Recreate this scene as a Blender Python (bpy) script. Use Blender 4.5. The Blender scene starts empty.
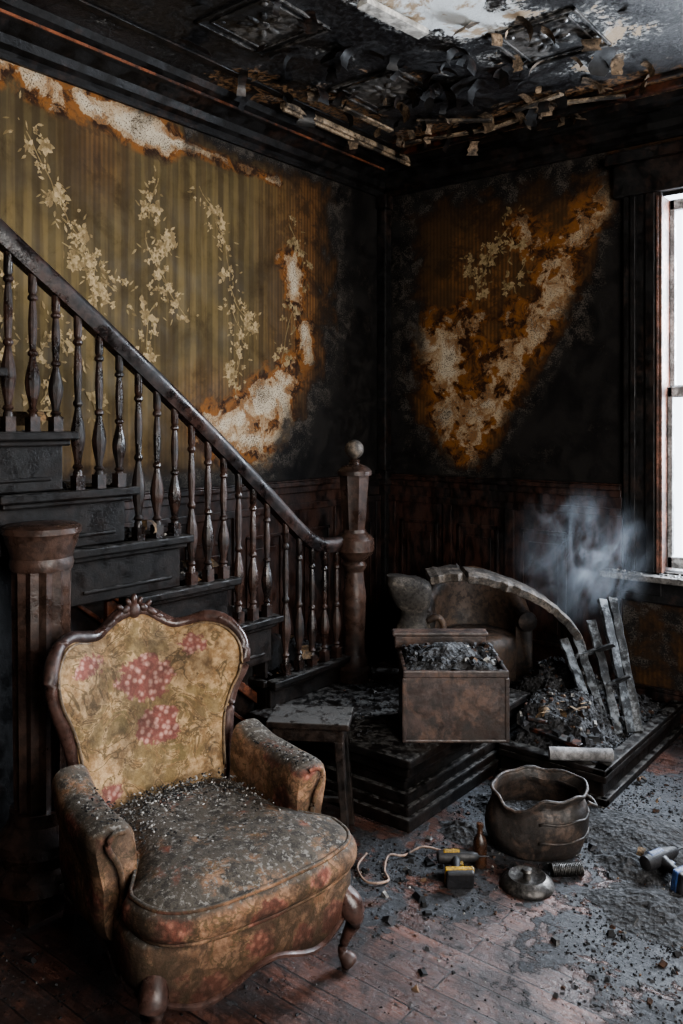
import bpy, bmesh, math, random
from mathutils import Vector, Matrix, noise as mn
random.seed(7)
sc = bpy.context.scene
COL = sc.collection
def clamp(v, a=0.0, b=1.0): return max(a, min(b, v))
def nz(x, y, z=0.0): return mn.noise(Vector((x, y, z)))
def interp(v, pts):
    if v <= pts[0][0]: return pts[0][1]
    for (a, b), (c, d) in zip(pts, pts[1:]):
        if v <= c: return b + (d - b) * (v - a) / (c - a)
    return pts[-1][1]
def dseg(px, py, a, b):
    ax, ay = a; bx, by = b
    dx, dy = bx - ax, by - ay
    t = clamp(((px-ax)*dx + (py-ay)*dy) / (dx*dx + dy*dy + 1e-9))
    return math.hypot(px-ax-t*dx, py-ay-t*dy)
def dpoly(px, py, pts):
    return min(dseg(px, py, a, b) for a, b in zip(pts, pts[1:]))
def catmull(pts, n=6, closed=False):
    P = [Vector(p) for p in pts]; out = []
    m = len(P)
    rng = range(m if closed else m-1)
    for i in rng:
        if closed: p0, p1, p2, p3 = P[i-1], P[i], P[(i+1) % m], P[(i+2) % m]
        else: p0, p1, p2, p3 = P[max(i-1, 0)], P[i], P[i+1], P[min(i+2, m-1)]
        for k in range(n):
            t = k / n
            out.append(0.5*((2*p1)+(p2-p0)*t+(2*p0-5*p1+4*p2-p3)*t*t+(3*p1-p0-3*p2+p3)*t**3))
    if not closed: out.append(P[-1])
    return out

# ------------------------------------------------------------------ materials
class NB:
    def __init__(s, name):
        s.m = bpy.data.materials.new(name); s.m.use_nodes = True
        s.t = s.m.node_tree; s.b = s.t.nodes['Principled BSDF']; s.out = s.t.nodes['Material Output']
    def sv(s, inp, v):
        if v is None: return
        if isinstance(v, bpy.types.NodeSocket): s.t.links.new(v, inp)
        else:
            if inp.type == 'RGBA' and hasattr(v, '__len__') and len(v) == 3: v = (*v, 1)
            inp.default_value = v
    def n(s, typ, ins=None, **props):
        nd = s.t.nodes.new(typ)
        for k, v in props.items(): setattr(nd, k, v)
        for k, v in (ins or {}).items(): s.sv(nd.inputs[k], v)
        return nd
    def math(s, op, a, b=0.0, c=0.0, cl=False):
        nd = s.n('ShaderNodeMath', {0: a, 1: b, 2: c}, operation=op); nd.use_clamp = cl
        return nd.outputs[0]
    def mix(s, f, a, b, mode='MIX'):
        nd = s.t.nodes.new('ShaderNodeMix'); nd.data_type = 'RGBA'; nd.blend_type = mode
        s.sv(nd.inputs[0], f); s.sv(nd.inputs[6], a); s.sv(nd.inputs[7], b)
        return nd.outputs[2]
    def ss(s, v, a, b, lo=0.0, hi=1.0):
        nd = s.n('ShaderNodeMapRange', {0: v, 1: a, 2: b, 3: lo, 4: hi}, interpolation_type='SMOOTHSTEP')
        return nd.outputs[0]
    def noise(s, vec, scale, detail=6, rough=0.6, dist=0.0):
        return s.n('ShaderNodeTexNoise', {'Vector': vec, 'Scale': scale, 'Detail': detail, 'Roughness': rough, 'Distortion': dist}).outputs[0]
    def vor(s, vec, scale, feature='F1', rnd=1.0):
        return s.n('ShaderNodeTexVoronoi', {'Vector': vec, 'Scale': scale, 'Randomness': rnd}, feature=feature)
    def pos(s): return s.n('ShaderNodeNewGeometry').outputs['Position']
    def obj(s): return s.n('ShaderNodeTexCoord').outputs['Object']
    def nrmz(s):
        return s.n('ShaderNodeSeparateXYZ', {0: s.n('ShaderNodeNewGeometry').outputs['Normal']}).outputs[2]
    def xyz(s, v):
        nd = s.n('ShaderNodeSeparateXYZ', {0: v}); return nd.outputs[0], nd.outputs[1], nd.outputs[2]
    def bump(s, h, strength=0.5, dist=0.01):
        nd = s.n('ShaderNodeBump', {'Height': h, 'Strength': strength, 'Distance': dist})
        s.t.links.new(nd.outputs[0], s.b.inputs['Normal'])
    def fin(s, col=None, rough=None, metal=None, spec=None):
        s.sv(s.b.inputs['Base Color'], col); s.sv(s.b.inputs['Roughness'], rough)
        s.sv(s.b.inputs['Metallic'], metal); s.sv(s.b.inputs['Specular IOR Level'], spec)
        return s.m

def m_charwood(name, dark=(0.008, 0.007, 0.007), brown=(0.07, 0.022, 0.010), amt=0.5, rough=0.42, ash=0.25, stretch=(1, 1, 1), crack=0.15, soft=0.06, fine=.6, spec=.4):
    b = NB(name); p = b.pos()
    mp = b.n('ShaderNodeMapping', {'Vector': p, 'Scale': stretch}).outputs[0]
    n1 = b.noise(mp, 3.0, 8, 0.65); n2 = b.noise(mp, 26, 6, 0.7)
    f = b.ss(b.math('ADD', n1, b.math('MULTIPLY', b.math('SUBTRACT', n2, 0.5), 0.5)), 0.66-soft-amt*0.22, 0.66+soft-amt*0.22)
    c = b.mix(f, dark, brown)
    c = b.mix(b.ss(n2, 0.42, 0.58), b.mix(fine, c, (0, 0, 0)), c)
    a = b.math('MULTIPLY', b.ss(b.nrmz(), 0.5, 0.95), b.ss(b.noise(p, 22, 8, 0.75), 0.62-ash*0.35, 0.70-ash*0.3))
    c = b.mix(b.math('MULTIPLY', a, 0.7), c, (0.09, 0.087, 0.083))
    v = b.vor(p, 60, 'DISTANCE_TO_EDGE').outputs[0]
    h = b.math('ADD', b.math('MULTIPLY', b.ss(v, 0.0, 0.10), crack), b.math('MULTIPLY', n2, 1.6))
    b.bump(h, 0.45, 0.003)
    r = b.ss(b.noise(p, 9, 5), 0.38, 0.62, rough-0.10, rough+0.28)
    return b.fin(c, b.math('ADD', r, b.math('MULTIPLY', a, 0.4), cl=True), spec=spec)

def m_simple(name, col, rough=0.6, metal=0.0, var=0.5, scale=14, soot=0.6, bump=0.5, local=False, rust=None):
    b = NB(name); p = b.obj() if local else b.pos()
    n = b.noise(p, scale, 8, 0.7, .4); n5 = b.noise(p, scale*4.5, 6, 0.7)
    c = b.mix(b.ss(n, 0.42, 0.58), tuple(x*(1-var) for x in col), col)
    if rust: c = b.mix(b.ss(b.noise(p, scale*.8, 8, .7, .8), 0.48, 0.56), c, rust)
    c = b.mix(b.math('MULTIPLY', b.ss(b.noise(p, scale*0.45, 9, 0.75, .3), 0.46, 0.56), soot), c, (0.010, 0.009, 0.009))
    c = b.mix(b.math('MULTIPLY', b.ss(n5, 0.50, 0.60), soot*.7), c, (0.012, 0.011, 0.010))
    b.bump(b.math('ADD', n, n5), bump, 0.004)
    return b.fin(c, b.ss(n5, .4, .6, rough-.08, rough+.15), metal)

def m_wall(name, axis, strip1, strip2, sootn=0.5):
    b = NB(name); p = b.pos(); x, y, z = b.xyz(p)
    u = y if axis == 'y' else x
    at = b.n('ShaderNodeAttribute', attribute_name='burn')
    cr = b.n('ShaderNodeSeparateColor', {0: at.outputs['Color']})
    R, G, B = cr.outputs[0], cr.outputs[1], cr.outputs[2]
    st = b.math('SINE', b.math('MULTIPLY', u, 2*math.pi/0.075))
    st2 = b.math('SINE', b.math('MULTIPLY', u, 2*math.pi/0.025))
    c = b.mix(b.ss(b.math('ADD', st, b.math('MULTIPLY', st2, 0.4)), -0.7, 0.7), strip2, strip1)
    nA = b.noise(p, 1.6, 6, 0.6); nB = b.noise(p, 5.5, 10, 0.66, 0.5); nC = b.noise(p, 10.0, 10, 0.72, 0.6); nD = b.noise(p, 130, 3, 0.6); nE = b.noise(p, 3.2, 8, .7, .4)
    c = b.mix(B, c, b.mix(b.ss(st2, -0.8, 0.8), (0.095, 0.043, 0.015), (0.165, 0.078, 0.027)))
    bl = b.math('MULTIPLY', b.ss(b.math('ADD', nE, b.math('MULTIPLY', b.math('SUBTRACT', nC, .5), .5)), 0.49, 0.57), B)
    c = b.mix(b.math('MULTIPLY', bl, .75), c, (0.026, 0.013, 0.007))
    c = b.mix(b.math('MULTIPLY', b.ss(nA, 0.60, 0.40), sootn), c, (0.022, 0.016, 0.010))
    drip = b.noise(b.n('ShaderNodeMapping', {'Vector': p, 'Scale': (9, 9, 0.6)}).outputs[0], 1.6, 5, 0.6)
    c = b.mix(b.math('MULTIPLY', b.ss(drip, 0.44, 0.62), 0.5), c, (0.034, 0.021, 0.010))
    pv = b.math('ADD', G, b.math('ADD', b.math('MULTIPLY', b.math('SUBTRACT', nB, 0.5), 2.4), b.math('MULTIPLY', b.math('SUBTRACT', nE, 0.5), 2.0)))
    gm = b.ss(G, 0.02, 0.22)
    halo = b.math('MULTIPLY', b.ss(pv, -0.05, 0.42), gm)
    c = b.mix(halo, c, b.mix(b.ss(nC, 0.43, 0.56), (0.026, 0.011, 0.005), (0.185, 0.076, 0.020)))
    pf = b.math('MULTIPLY', b.ss(pv, 0.50, 0.60), gm)
    plaster = b.mix(b.ss(nC, 0.42, 0.57), (0.20, 0.105, 0.045), (0.36, 0.275, 0.18))
    plaster = b.mix(b.ss(pv, .75, 1.05), plaster, (0.46, 0.395, 0.30))
    plaster = b.mix(b.ss(b.math('ADD', nD, b.math('MULTIPLY', nB, .4)), 0.74, 0.82), plaster, (0.10, 0.075, 0.055))
    c = b.mix(pf, c, plaster)
    cv = b.math('ADD', R, b.math('ADD', b.math('MULTIPLY', b.math('SUBTRACT', nB, 0.5), 1.2), b.math('MULTIPLY', b.math('SUBTRACT', nE, 0.5), 1.0)))
    c = b.mix(b.math('MULTIPLY', b.ss(cv, 0.05, 0.46), 0.85), c, (0.020, 0.012, 0.007))
    ch = b.ss(cv, 0.34, 0.58)
    soot = b.mix(b.ss(nB, 0.42, 0.62), (0.0050, 0.0045, 0.0045), (0.015, 0.0135, 0.0125))
    c = b.mix(ch, c, soot)
    band = b.math('MULTIPLY', b.ss(cv, 0.40, 0.56), b.ss(cv, 1.0, 0.58))
    sp = b.math('MULTIPLY', band, b.ss(b.math('ADD', nD, b.math('MULTIPLY', b.math('SUBTRACT', nC, 0.5), 1.2)), 0.44, 0.70))
    c = b.mix(b.math('MULTIPLY', sp, 0.5), c, (0.14, 0.12, 0.10))
    hgt = b.math('ADD', b.math('MULTIPLY', pf, -1.2), b.math('MULTIPLY', nC, 1.0))
    b.bump(b.math('ADD', hgt, b.math('MULTIPLY', nD, 0.3)), 0.45, 0.004)
    return b.fin(c, b.ss(nB, 0.3, 0.7, 0.55, 0.9), spec=.22)

def m_pattern(name):
    b = NB(name); p = b.pos()
    at = b.n('ShaderNodeAttribute', attribute_name='burn')
    cr = b.n('ShaderNodeSeparateColor', {0: at.outputs['Color']})
    nB = b.noise(p, 22, 6, 0.7)
    c = b.mix(cr.outputs[2], (0.14, 0.105, 0.048), (0.38, 0.285, 0.165))
    c = b.mix(b.math('MULTIPLY', b.ss(nB, 0.46, 0.58), .7), c, (0.12, 0.082, 0.038))
    c = b.mix(cr.outputs[0], c, (0.02, 0.012, 0.006))
    return b.fin(c, 0.85, spec=.2)

def m_floor():
    b = NB('burnt_floorboards'); p = b.pos(); x, y, z = b.xyz(p)
    br = b.n('ShaderNodeTexBrick', {'Vector': p, 'Color1': (0.150, 0.072, 0.054, 1), 'Color2': (0.076, 0.038, 0.030, 1), 'Mortar': (0.006, 0.004, 0.004, 1),
        'Scale': 1.0, 'Mortar Size': 0.003, 'Mortar Smooth': 0.2, 'Brick Width': 1.3, 'Row Height': 0.095})
    g = b.noise(b.n('ShaderNodeMapping', {'Vector': p, 'Scale': (1.2, 26, 1)}).outputs[0], 3, 7, 0.65)
    c = b.mix(b.ss(g, 0.40, 0.60), b.mix(0.6, br.outputs[0], (0.012, 0.007, 0.006)), br.outputs[0])
    at = b.n('ShaderNodeAttribute', attribute_name='burn')
    cr = b.n('ShaderNodeSeparateColor', {0: at.outputs['Color']})
    n1 = b.noise(p, 4.5, 10, 0.7, 0.4); n2 = b.noise(p, 60, 8, 0.75); v = b.vor(p, 75).outputs[0]; n3 = b.noise(p, 14, 8, .7, .5)
    c = b.mix(b.math('MULTIPLY', b.ss(n1, 0.45, 0.58), 0.75), c, (0.012, 0.010, 0.010))
    c = b.mix(b.math('MULTIPLY', b.ss(n3, 0.50, 0.60), 0.6), c, (0.009, 0.008, 0.008))
    av = b.math('ADD', cr.outputs[0], b.math('ADD', b.math('MULTIPLY', b.math('SUBTRACT', n1, 0.5), 2.2), b.math('MULTIPLY', b.math('SUBTRACT', n3, 0.5), 1.5)))
    af = b.ss(av, 0.42, 0.58)
    ashc = b.mix(b.ss(n2, 0.42, 0.64), (0.010, 0.011, 0.013), (0.082, 0.088, 0.100))
    ashc = b.mix(b.math('MULTIPLY', b.ss(n3, .46, .58), .7), ashc, (0.012, 0.012, 0.014))
    ashc = b.mix(b.ss(v, 0.16, 0.06), ashc, (0.007, 0.007, 0.008))
    c = b.mix(af, c, ashc)
    c = b.mix(b.math('MULTIPLY', b.ss(b.noise(p, 7, 9, .75, .6), .46, .60), .30), c, (0.070, 0.070, 0.075))
    fl = b.ss(b.noise(p, 95, 4, 0.7), 0.62, 0.67)
    c = b.mix(fl, c, (0.15, 0.14, 0.135))
    h = b.math('ADD', b.math('MULTIPLY', af, 1.5), b.math('ADD', b.math('MULTIPLY', n2, 1.2), b.math('MULTIPLY', br.outputs[1], -0.8)))
    b.bump(h, 0.7, 0.005)
    r = b.math('ADD', b.ss(n1, 0.40, 0.60, 0.26, 0.52), b.math('MULTIPLY', af, 0.25), cl=True)
    return b.fin(c, r)

def m_ceiling():
    b = NB('burnt_ceiling_plaster'); p = b.pos()
    at = b.n('ShaderNodeAttribute', attribute_name='burn')
    cr = b.n('ShaderNodeSeparateColor', {0: at.outputs['Color']})
    n1 = b.noise(p, 5, 10, 0.7, 0.4); n2 = b.noise(p, 40, 8, 0.7); n3 = b.noise(p, 1.7, 5)
    c = b.mix(b.ss(n2, 0.42, 0.62), (0.006, 0.006, 0.007), (0.028, 0.028, 0.030))
    c = b.mix(b.math('MULTIPLY', b.ss(n3, 0.5, 0.62), 0.5), c, (0.06, 0.06, 0.064))
    gv = b.math('ADD', cr.outputs[1], b.math('MULTIPLY', b.math('SUBTRACT', n1, 0.5), 2.6))
    c = b.mix(b.math('MULTIPLY', b.ss(gv, 0.38, 0.50), b.ss(n2, 0.45, 0.54)), c, (0.24, 0.135, 0.065))
    pv = b.math('ADD', cr.outputs[0], b.math('MULTIPLY', b.math('SUBTRACT', n1, 0.5), 2.8))
    c = b.mix(b.math('MULTIPLY', b.ss(pv, 0.25, 0.45), b.ss(n2, 0.49, 0.55)), c, (0.28, 0.28, 0.27))
    c = b.mix(b.ss(pv, 0.54, 0.57), c, b.mix(b.ss(n1, .52, .60), (0.68, 0.72, 0.74), (0.38, 0.29, 0.20)))
    b.bump(b.math('ADD', n2, b.math('MULTIPLY', b.ss(pv, 0.5, 0.53), 1.0)), 0.7, 0.008)
    return b.fin(c, b.ss(n1, 0.40, 0.60, 0.30, 0.7))

def m_chips(name='rubble_chips'):
    b = NB(name); at = b.n('ShaderNodeAttribute', attribute_name='tint')
    n = b.noise(b.pos(), 80, 4)
    c = b.mix(b.ss(n, 0.42, 0.6), b.mix(0.6, at.outputs['Color'], (0.01, 0.01, 0.01)), at.outputs['Color'])
    return b.fin(c, 0.75, spec=.3)

def m_ash():
    b = NB('ash_and_cinders'); p = b.pos(); n = b.noise(p, 35, 10, 0.75); n0 = b.noise(p, 6, 6); v = b.vor(p, 60).outputs[0]
    c = b.mix(b.ss(n, 0.42, 0.62), (0.010, 0.010, 0.011), (0.080, 0.082, 0.087))
    c = b.mix(b.ss(n0, 0.48, 0.58), c, b.mix(0.6, c, (0.015, 0.013, 0.012)))
    c = b.mix(b.ss(v, 0.16, 0.05), c, (0.16, 0.16, 0.16))
    b.bump(b.math('ADD', n, v), 1.0, 0.012)
    return b.fin(c, 0.85)

def m_fabric(name, kind):
    b = NB(name); o = b.obj(); x, y, z = b.xyz(o)
    n1 = b.noise(o, 8, 5, 0.55, 1.6); n2 = b.noise(o, 5, 9, 0.72, .4); n3 = b.noise(o, 160, 3); n4 = b.noise(o, 30, 6, 0.7); n6 = b.noise(o, 14, 8, .7)
    g1, g2 = ((0.235, 0.145, 0.072), (0.40, 0.275, 0.155)) if kind == 'back' else ((0.165, 0.090, 0.052), (0.27, 0.160, 0.100))
    c = b.mix(b.ss(n4, 0.42, 0.60), g1, g2)
    vine = b.math('ABSOLUTE', b.math('SUBTRACT', n1, 0.5))
    c = b.mix(b.math('MULTIPLY', b.ss(vine, 0.026, 0.010), .8), c, (0.100, 0.070, 0.034))
    v = b.vor(o, 7.5)
    vd = b.math('ADD', v.outputs[0], b.math('MULTIPLY', b.math('SUBTRACT', n4, 0.5), 0.6))
    pet = b.mix(b.ss(b.vor(o, 55).outputs[0], 0.2, 0.6), (0.36, 0.155, 0.115), (0.16, 0.052, 0.040))
    if kind == 'back':
        def blob(cx, cz, r, amp=.13):
            dx = b.math('SUBTRACT', x, cx); dz = b.math('SUBTRACT', z, cz)
            d = b.math('SQRT', b.math('ADD', b.math('MULTIPLY', dx, dx), b.math('MULTIPLY', b.math('MULTIPLY', dz, dz), 2.0)))
            d = b.math('ADD', d, b.math('MULTIPLY', b.math('SUBTRACT', n4, 0.5), amp))
            return b.ss(d, r, r-0.014)
        pv2 = b.vor(o, 52).outputs[0]
        pink = b.mix(b.ss(pv2, 0.15, 0.6), (0.48, 0.27, 0.23), (0.19, 0.065, 0.058))
        for cx, cz, r in ((0.0, 0.46, 0.12), (0.0, 0.82, 0.11), (-0.17, 0.62, 0.10), (0.17, 0.62, 0.10), (.11,.49,.07), (-.13,.74,.06), (0,.64,.13)):
            c = b.mix(b.math('MULTIPLY', blob(cx, cz, r), b.math('MULTIPLY', b.ss(vine, 0.02, 0.06), .62)), c, (0.125, 0.096, 0.042))
        for cx, cz, r in ((-0.005, 0.725, 0.104), (0.025, 0.575, 0.085), (-0.20, 0.80, 0.052), (0.17, 0.81, 0.048), (-0.16, 0.42, 0.050)):
            c = b.mix(b.math('MULTIPLY', blob(cx, cz, r), 0.92), c, pink)
    else:
        c = b.mix(b.math('MULTIPLY', b.ss(vd, 0.44, 0.34), 0.85), c, pet)
        c = b.mix(b.math('MULTIPLY', b.ss(b.math('ABSOLUTE', b.math('SUBTRACT', vd, 0.50)), 0.04, 0.02), .7), c, (0.085, 0.052, 0.030))
    s = 0.55 if kind == 'back' else 0.78
    if kind == 'seat': s = 0.85
    c = b.mix(b.math('MULTIPLY', b.ss(n2, 0.44, 0.60), s), c, (0.032, 0.024, 0.017))
    c = b.mix(b.math('MULTIPLY', b.ss(n6, 0.47, 0.60), s*.65), c, (0.030, 0.022, 0.016))
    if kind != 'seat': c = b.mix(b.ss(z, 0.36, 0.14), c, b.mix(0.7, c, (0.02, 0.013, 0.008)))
    up = b.ss(b.nrmz(), 0.45, 0.9)
    if kind != 'back':
        c = b.mix(b.math('MULTIPLY', up, b.ss(n6, 0.34, 0.50)), c, (0.078, 0.068, 0.057))
        c = b.mix(b.math('MULTIPLY', up, b.ss(b.noise(o, 28, 8, 0.75), 0.50, 0.57)), c, (0.042, 0.037, 0.032))
        c = b.mix(b.math('MULTIPLY', up, b.ss(b.noise(o, 70, 6, 0.7), 0.54, 0.61)), c, (0.18, 0.17, 0.155))
    b.bump(b.math('ADD', n3, b.math('MULTIPLY', n4, 1.4)), 0.45, 0.004)
    return b.fin(c, 0.85, spec=.25)

CH = m_charwood('charred_wood')
CHR = m_charwood('scorched_mahogany', brown=(0.10, 0.034, 0.017), amt=0.8, rough=0.36, ash=0.1)
CHX = m_charwood('char_black', dark=(.0075,.007,.0072), brown=(0.022, 0.013, 0.010), amt=0.4, rough=0.45, ash=0.1)
STEP = m_charwood('charred_stair_wood', dark=(0.0065, 0.0058, 0.0056), brown=(0.013, 0.009, 0.0075), amt=0.6, rough=0.42, ash=0.45, soft=.14, fine=.4, spec=.22)
WAIN = m_charwood('charred_wainscot', dark=(0.009, 0.007, 0.007), brown=(0.044, 0.021, 0.015), amt=0.8, rough=0.38, ash=0.2, stretch=(1, 1, 0.35), soft=.12)
BAL = m_charwood('scorched_baluster_wood', dark=(0.011, 0.008, 0.007), brown=(0.042, 0.022, 0.016), amt=0.7, rough=0.28, ash=0.1, soft=.12, fine=.35)
NEW = m_charwood('newel_wood', dark=(0.022, 0.014, 0.011), brown=(0.068, 0.039, 0.029), amt=0.8, rough=0.32, ash=0.1, soft=.2, fine=.35)
FRAMEW = m_charwood('chair_frame_wood', dark=(0.028, 0.017, 0.015), brown=(0.080, 0.043, 0.034), amt=0.8, rough=0.28, ash=0.1, crack=0, soft=.2, fine=.35)
STOOLM = m_charwood('sooty_stool_wood', dark=(0.008, 0.007, 0.0065), brown=(0.024, 0.017, 0.014), amt=0.8, rough=0.4, ash=0.7, soft=.15, spec=.3)
GREYP = m_charwood('weathered_burnt_plank', dark=(0.024, 0.026, 0.029), brown=(0.13, 0.14, 0.15), amt=0.8, rough=0.6, ash=0.4)
ASH = m_ash(); CHIP = m_chips(); FLOORM = m_floor(); CEILM = m_ceiling()

# ------------------------------------------------------------------ mesh builder
class MB:
    def __init__(s): s.v = []; s.f = []; s.mi = []; s.cur = 0
    def add(s, vs, fs, M=None):
        o = len(s.v)
        for v in vs:
            v = Vector(v)
            if M is not None: v = M @ v
            s.v.append(v)
        for f in fs: s.f.append([i+o for i in f]); s.mi.append(s.cur)
    def box(s, a, b, M=None):
        x0, y0, z0 = a; x1, y1, z1 = b
        vs = [(x0,y0,z0),(x1,y0,z0),(x1,y1,z0),(x0,y1,z0),(x0,y0,z1),(x1,y0,z1),(x1,y1,z1),(x0,y1,z1)]
        s.add(vs, [(0,3,2,1),(4,5,6,7),(0,1,5,4),(1,2,6,5),(2,3,7,6),(3,0,4,7)], M)
    def lathe(s, prof, c=(0,0,0), seg=16, M=None, flute=0.0, sq=None):
        vs = []; fs = []
        for r, z in prof:
            for k in range(seg):
                a = 2*math.pi*(k+0.5)/seg
                rr = r*(1-flute*(k % 2))
                vs.append((c[0]+rr*math.cos(a), c[1]+rr*math.sin(a), c[2]+z))
        n = len(prof)
        for i in range(n-1):
            for k in range(seg):
                k2 = (k+1) % seg
                fs.append((i*seg+k, i*seg+k2, (i+1)*seg+k2, (i+1)*seg+k))
        fs.append(tuple(range(seg))[::-1]); fs.append(tuple((n-1)*seg+k for k in range(seg)))
        s.add(vs, fs, M)
    def tube(s, path, rad, seg=10, closed=False, M=None, flat=1.0, up=Vector((0,0,1))):
        P = [Vector(p) for p in path]; n = len(P); vs = []; fs = []
        for i, p in enumerate(P):
            if closed: t = P[(i+1) % n]-P[i-1]
            else: t = P[min(i+1, n-1)]-P[max(i-1, 0)]
            t = t.normalized() if t.length > 1e-9 else Vector((0,0,1))
            u = up if abs(t.dot(up)) < 0.97 else Vector((1,0,0))
            a = t.cross(u).normalized(); b2 = a.cross(t).normalized()
            r = rad[i] if hasattr(rad, '__len__') else rad
            for k in range(seg):
                an = 2*math.pi*k/seg
                vs.append(p + a*math.cos(an)*r + b2*math.sin(an)*r*flat)
        m = n if closed else n-1
        for i in range(m):
            j = (i+1) % n
            for k in range(seg):
                k2 = (k+1) % seg
                fs.append((i*seg+k, j*seg+k, j*seg+k2, i*seg+k2))
        if not closed:
            fs.append(tuple(range(seg))); fs.append(tuple((n-1)*seg+k for k in range(seg))[::-1])
        s.add(vs, fs, M)
    def sweep(s, prof, fn0, fn1):
        n = len(prof)
        vs = [fn0(*p) for p in prof] + [fn1(*p) for p in prof]
        fs = [(i, (i+1) % n, n+(i+1) % n, n+i) for i in range(n)]
        fs += [tuple(range(n))[::-1], tuple(range(n, 2*n))]
        s.add(vs, fs)
    def grid(s, fn, nu, nv, M=None):
        vs = [fn(i/nu, j/nv) for i in range(nu+1) for j in range(nv+1)]
        fs = [(i*(nv+1)+j, (i+1)*(nv+1)+j, (i+1)*(nv+1)+j+1, i*(nv+1)+j+1) for i in range(nu) for j in range(nv)]
        s.add(vs, fs, M)
    def obj(s, name, mats, parent=None, smooth=False, bevel=0.0, loc=None, rot=None, solid=0.0, sub=0, recalc=True, auto=None):
        me = bpy.data.meshes.new(name); me.from_pydata([tuple(v) for v in s.v], [], s.f); me.update()
        if recalc:
            bm = bmesh.new(); bm.from_mesh(me); bmesh.ops.recalc_face_normals(bm, faces=bm.faces); bm.to_mesh(me); bm.free()
        if not isinstance(mats, (list, tuple)): mats = [mats]
        for m in mats: me.materials.append(m)
        for p, i in zip(me.polygons, s.mi): p.material_index = i; p.use_smooth = smooth
        ob = bpy.data.objects.new(name, me); COL.objects.link(ob)
        if parent is not None: ob.parent = parent
        if loc: ob.location = loc
        if rot: ob.rotation_euler = rot
        if solid: md = ob.modifiers.new('Solidify', 'SOLIDIFY'); md.thickness = solid; md.offset = 0
        if bevel: md = ob.modifiers.new('Bevel', 'BEVEL'); md.width = bevel; md.segments = 2; md.limit_method = 'ANGLE'; md.angle_limit = math.radians(40)
        if sub: md = ob.modifiers.new('Sub', 'SUBSURF'); md.levels = sub; md.render_levels = sub
        if smooth and auto: 
            md = ob.modifiers.new('es', 'EDGE_SPLIT'); md.split_angle = math.radians(auto)
        return ob
def empty(name, loc=(0,0,0), rot=(0,0,0)):
    e = bpy.data.objects.new(name, None); COL.objects.link(e); e.location = loc; e.rotation_euler = rot; e.empty_display_size = 0.1
    return e
def set_attr(ob, name, fn):
    me = ob.data; a = me.color_attributes.new(name=name, type='FLOAT_COLOR', domain='POINT')
    buf = []
    for v in me.vertices: buf.extend(fn(v.co))
    a.data.foreach_set('color', buf)

# ------------------------------------------------------------------ burn fields (metres on the wall)
H = 3.2
def f_left(y, z):
    yb = interp(z, [(1.2, -1.22), (1.4, -0.98), (1.8, -0.66), (2.2, -0.50), (2.9, -0.55)])
    c = max(clamp(.5+(y-yb)/.5), clamp(.48+(z-3.00)/.3), clamp(.5+(1.30-z)/.2))
    if y < -1.7: c = max(clamp(.4+(z-3.08)/.2), clamp(.5+(1.30-z)/.2))
    pk = 0
    for pts, r in (([(-3.3,3.06),(-2.6,3.03),(-2.2,2.98),(-1.82,2.94)], .07), ([(-1.80,2.95),(-1.0,2.92)], .022), ([(-1.47,1.52),(-1.2,1.60),(-.92,1.80)], .11),
                   ([(-1.42,1.48),(-1.0,1.48)], .085), ([(-.90,1.42),(-.96,1.68)], .085), ([(-.90,2.46),(-.86,2.30)], .075), ([(-.78,2.10),(-.74,1.95)], .06), ([(-.95,1.38),(-1.2,1.30)], .06)):
        pk = max(pk, clamp(1-dpoly(y, z, pts)/(2*r)))
    w = clamp((y+1.25)/.5)*clamp((z-1.3)/.3)
    w = max(w, clamp(1-math.hypot(y+2.2, (z-2.8)*.7)/.25)*.8)
    if z < 1.9: w = max(w, clamp(1-dpoly(y, z, [(-1.5,1.55),(-1.0,1.5)])/.4))
    w = max(w, clamp((1.7-z)/.5)*.6)
    return (c, pk, w, 1)
BAND = [(1.54,2.80),(1.46,2.66),(1.27,2.48),(1.24,2.26),(1.08,2.02),(.86,1.90),(.80,1.64),(.62,1.44)]
def f_right(x, z):
    xb = interp(z, [(1.2,.66),(1.36,.76),(1.55,.92),(1.84,1.10),(2.04,1.22),(2.3,1.36),(2.52,1.42),(2.7,1.54),(2.86,1.64)])
    c = max(clamp(.46+(x-xb)/.26), clamp(.5+(.22-x)/.4), clamp(.5+(1.27-z)/.12), clamp(.5+(z-2.92)/.4))
    c = max(c, clamp(.5+((1.50-z)*.7+(.34-x))/.30))
    pk = clamp(1-dpoly(x, z, BAND)/.36)*.70
    pk = max(pk, clamp(1-dpoly(x, z, [(.34,2.06),(.48,2.02),(.50,1.88)])/.28)*.98, clamp(1-dpoly(x, z, [(.62,2.28),(.70,2.14)])/.12)*.6, clamp(1-dpoly(x, z, [(.98,2.7),(1.08,2.55)])/.16)*.5)
    pk = max(pk, clamp(1-dpoly(x, z, [(.5,1.9),(.60,1.70),(.52,1.5),(.75,1.40)])/.4)*.66)
    if x > 1.5 and z > 2.8: c = min(c, .4)
    if x > 1.5 and z < .72: c = .5; pk = max(pk, clamp(1-dpoly(x, z, [(1.80,.5),(1.95,.2)])/.3)*.4)
    return (c, pk, clamp((x-.1)/.2)*.9, 1)

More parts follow.
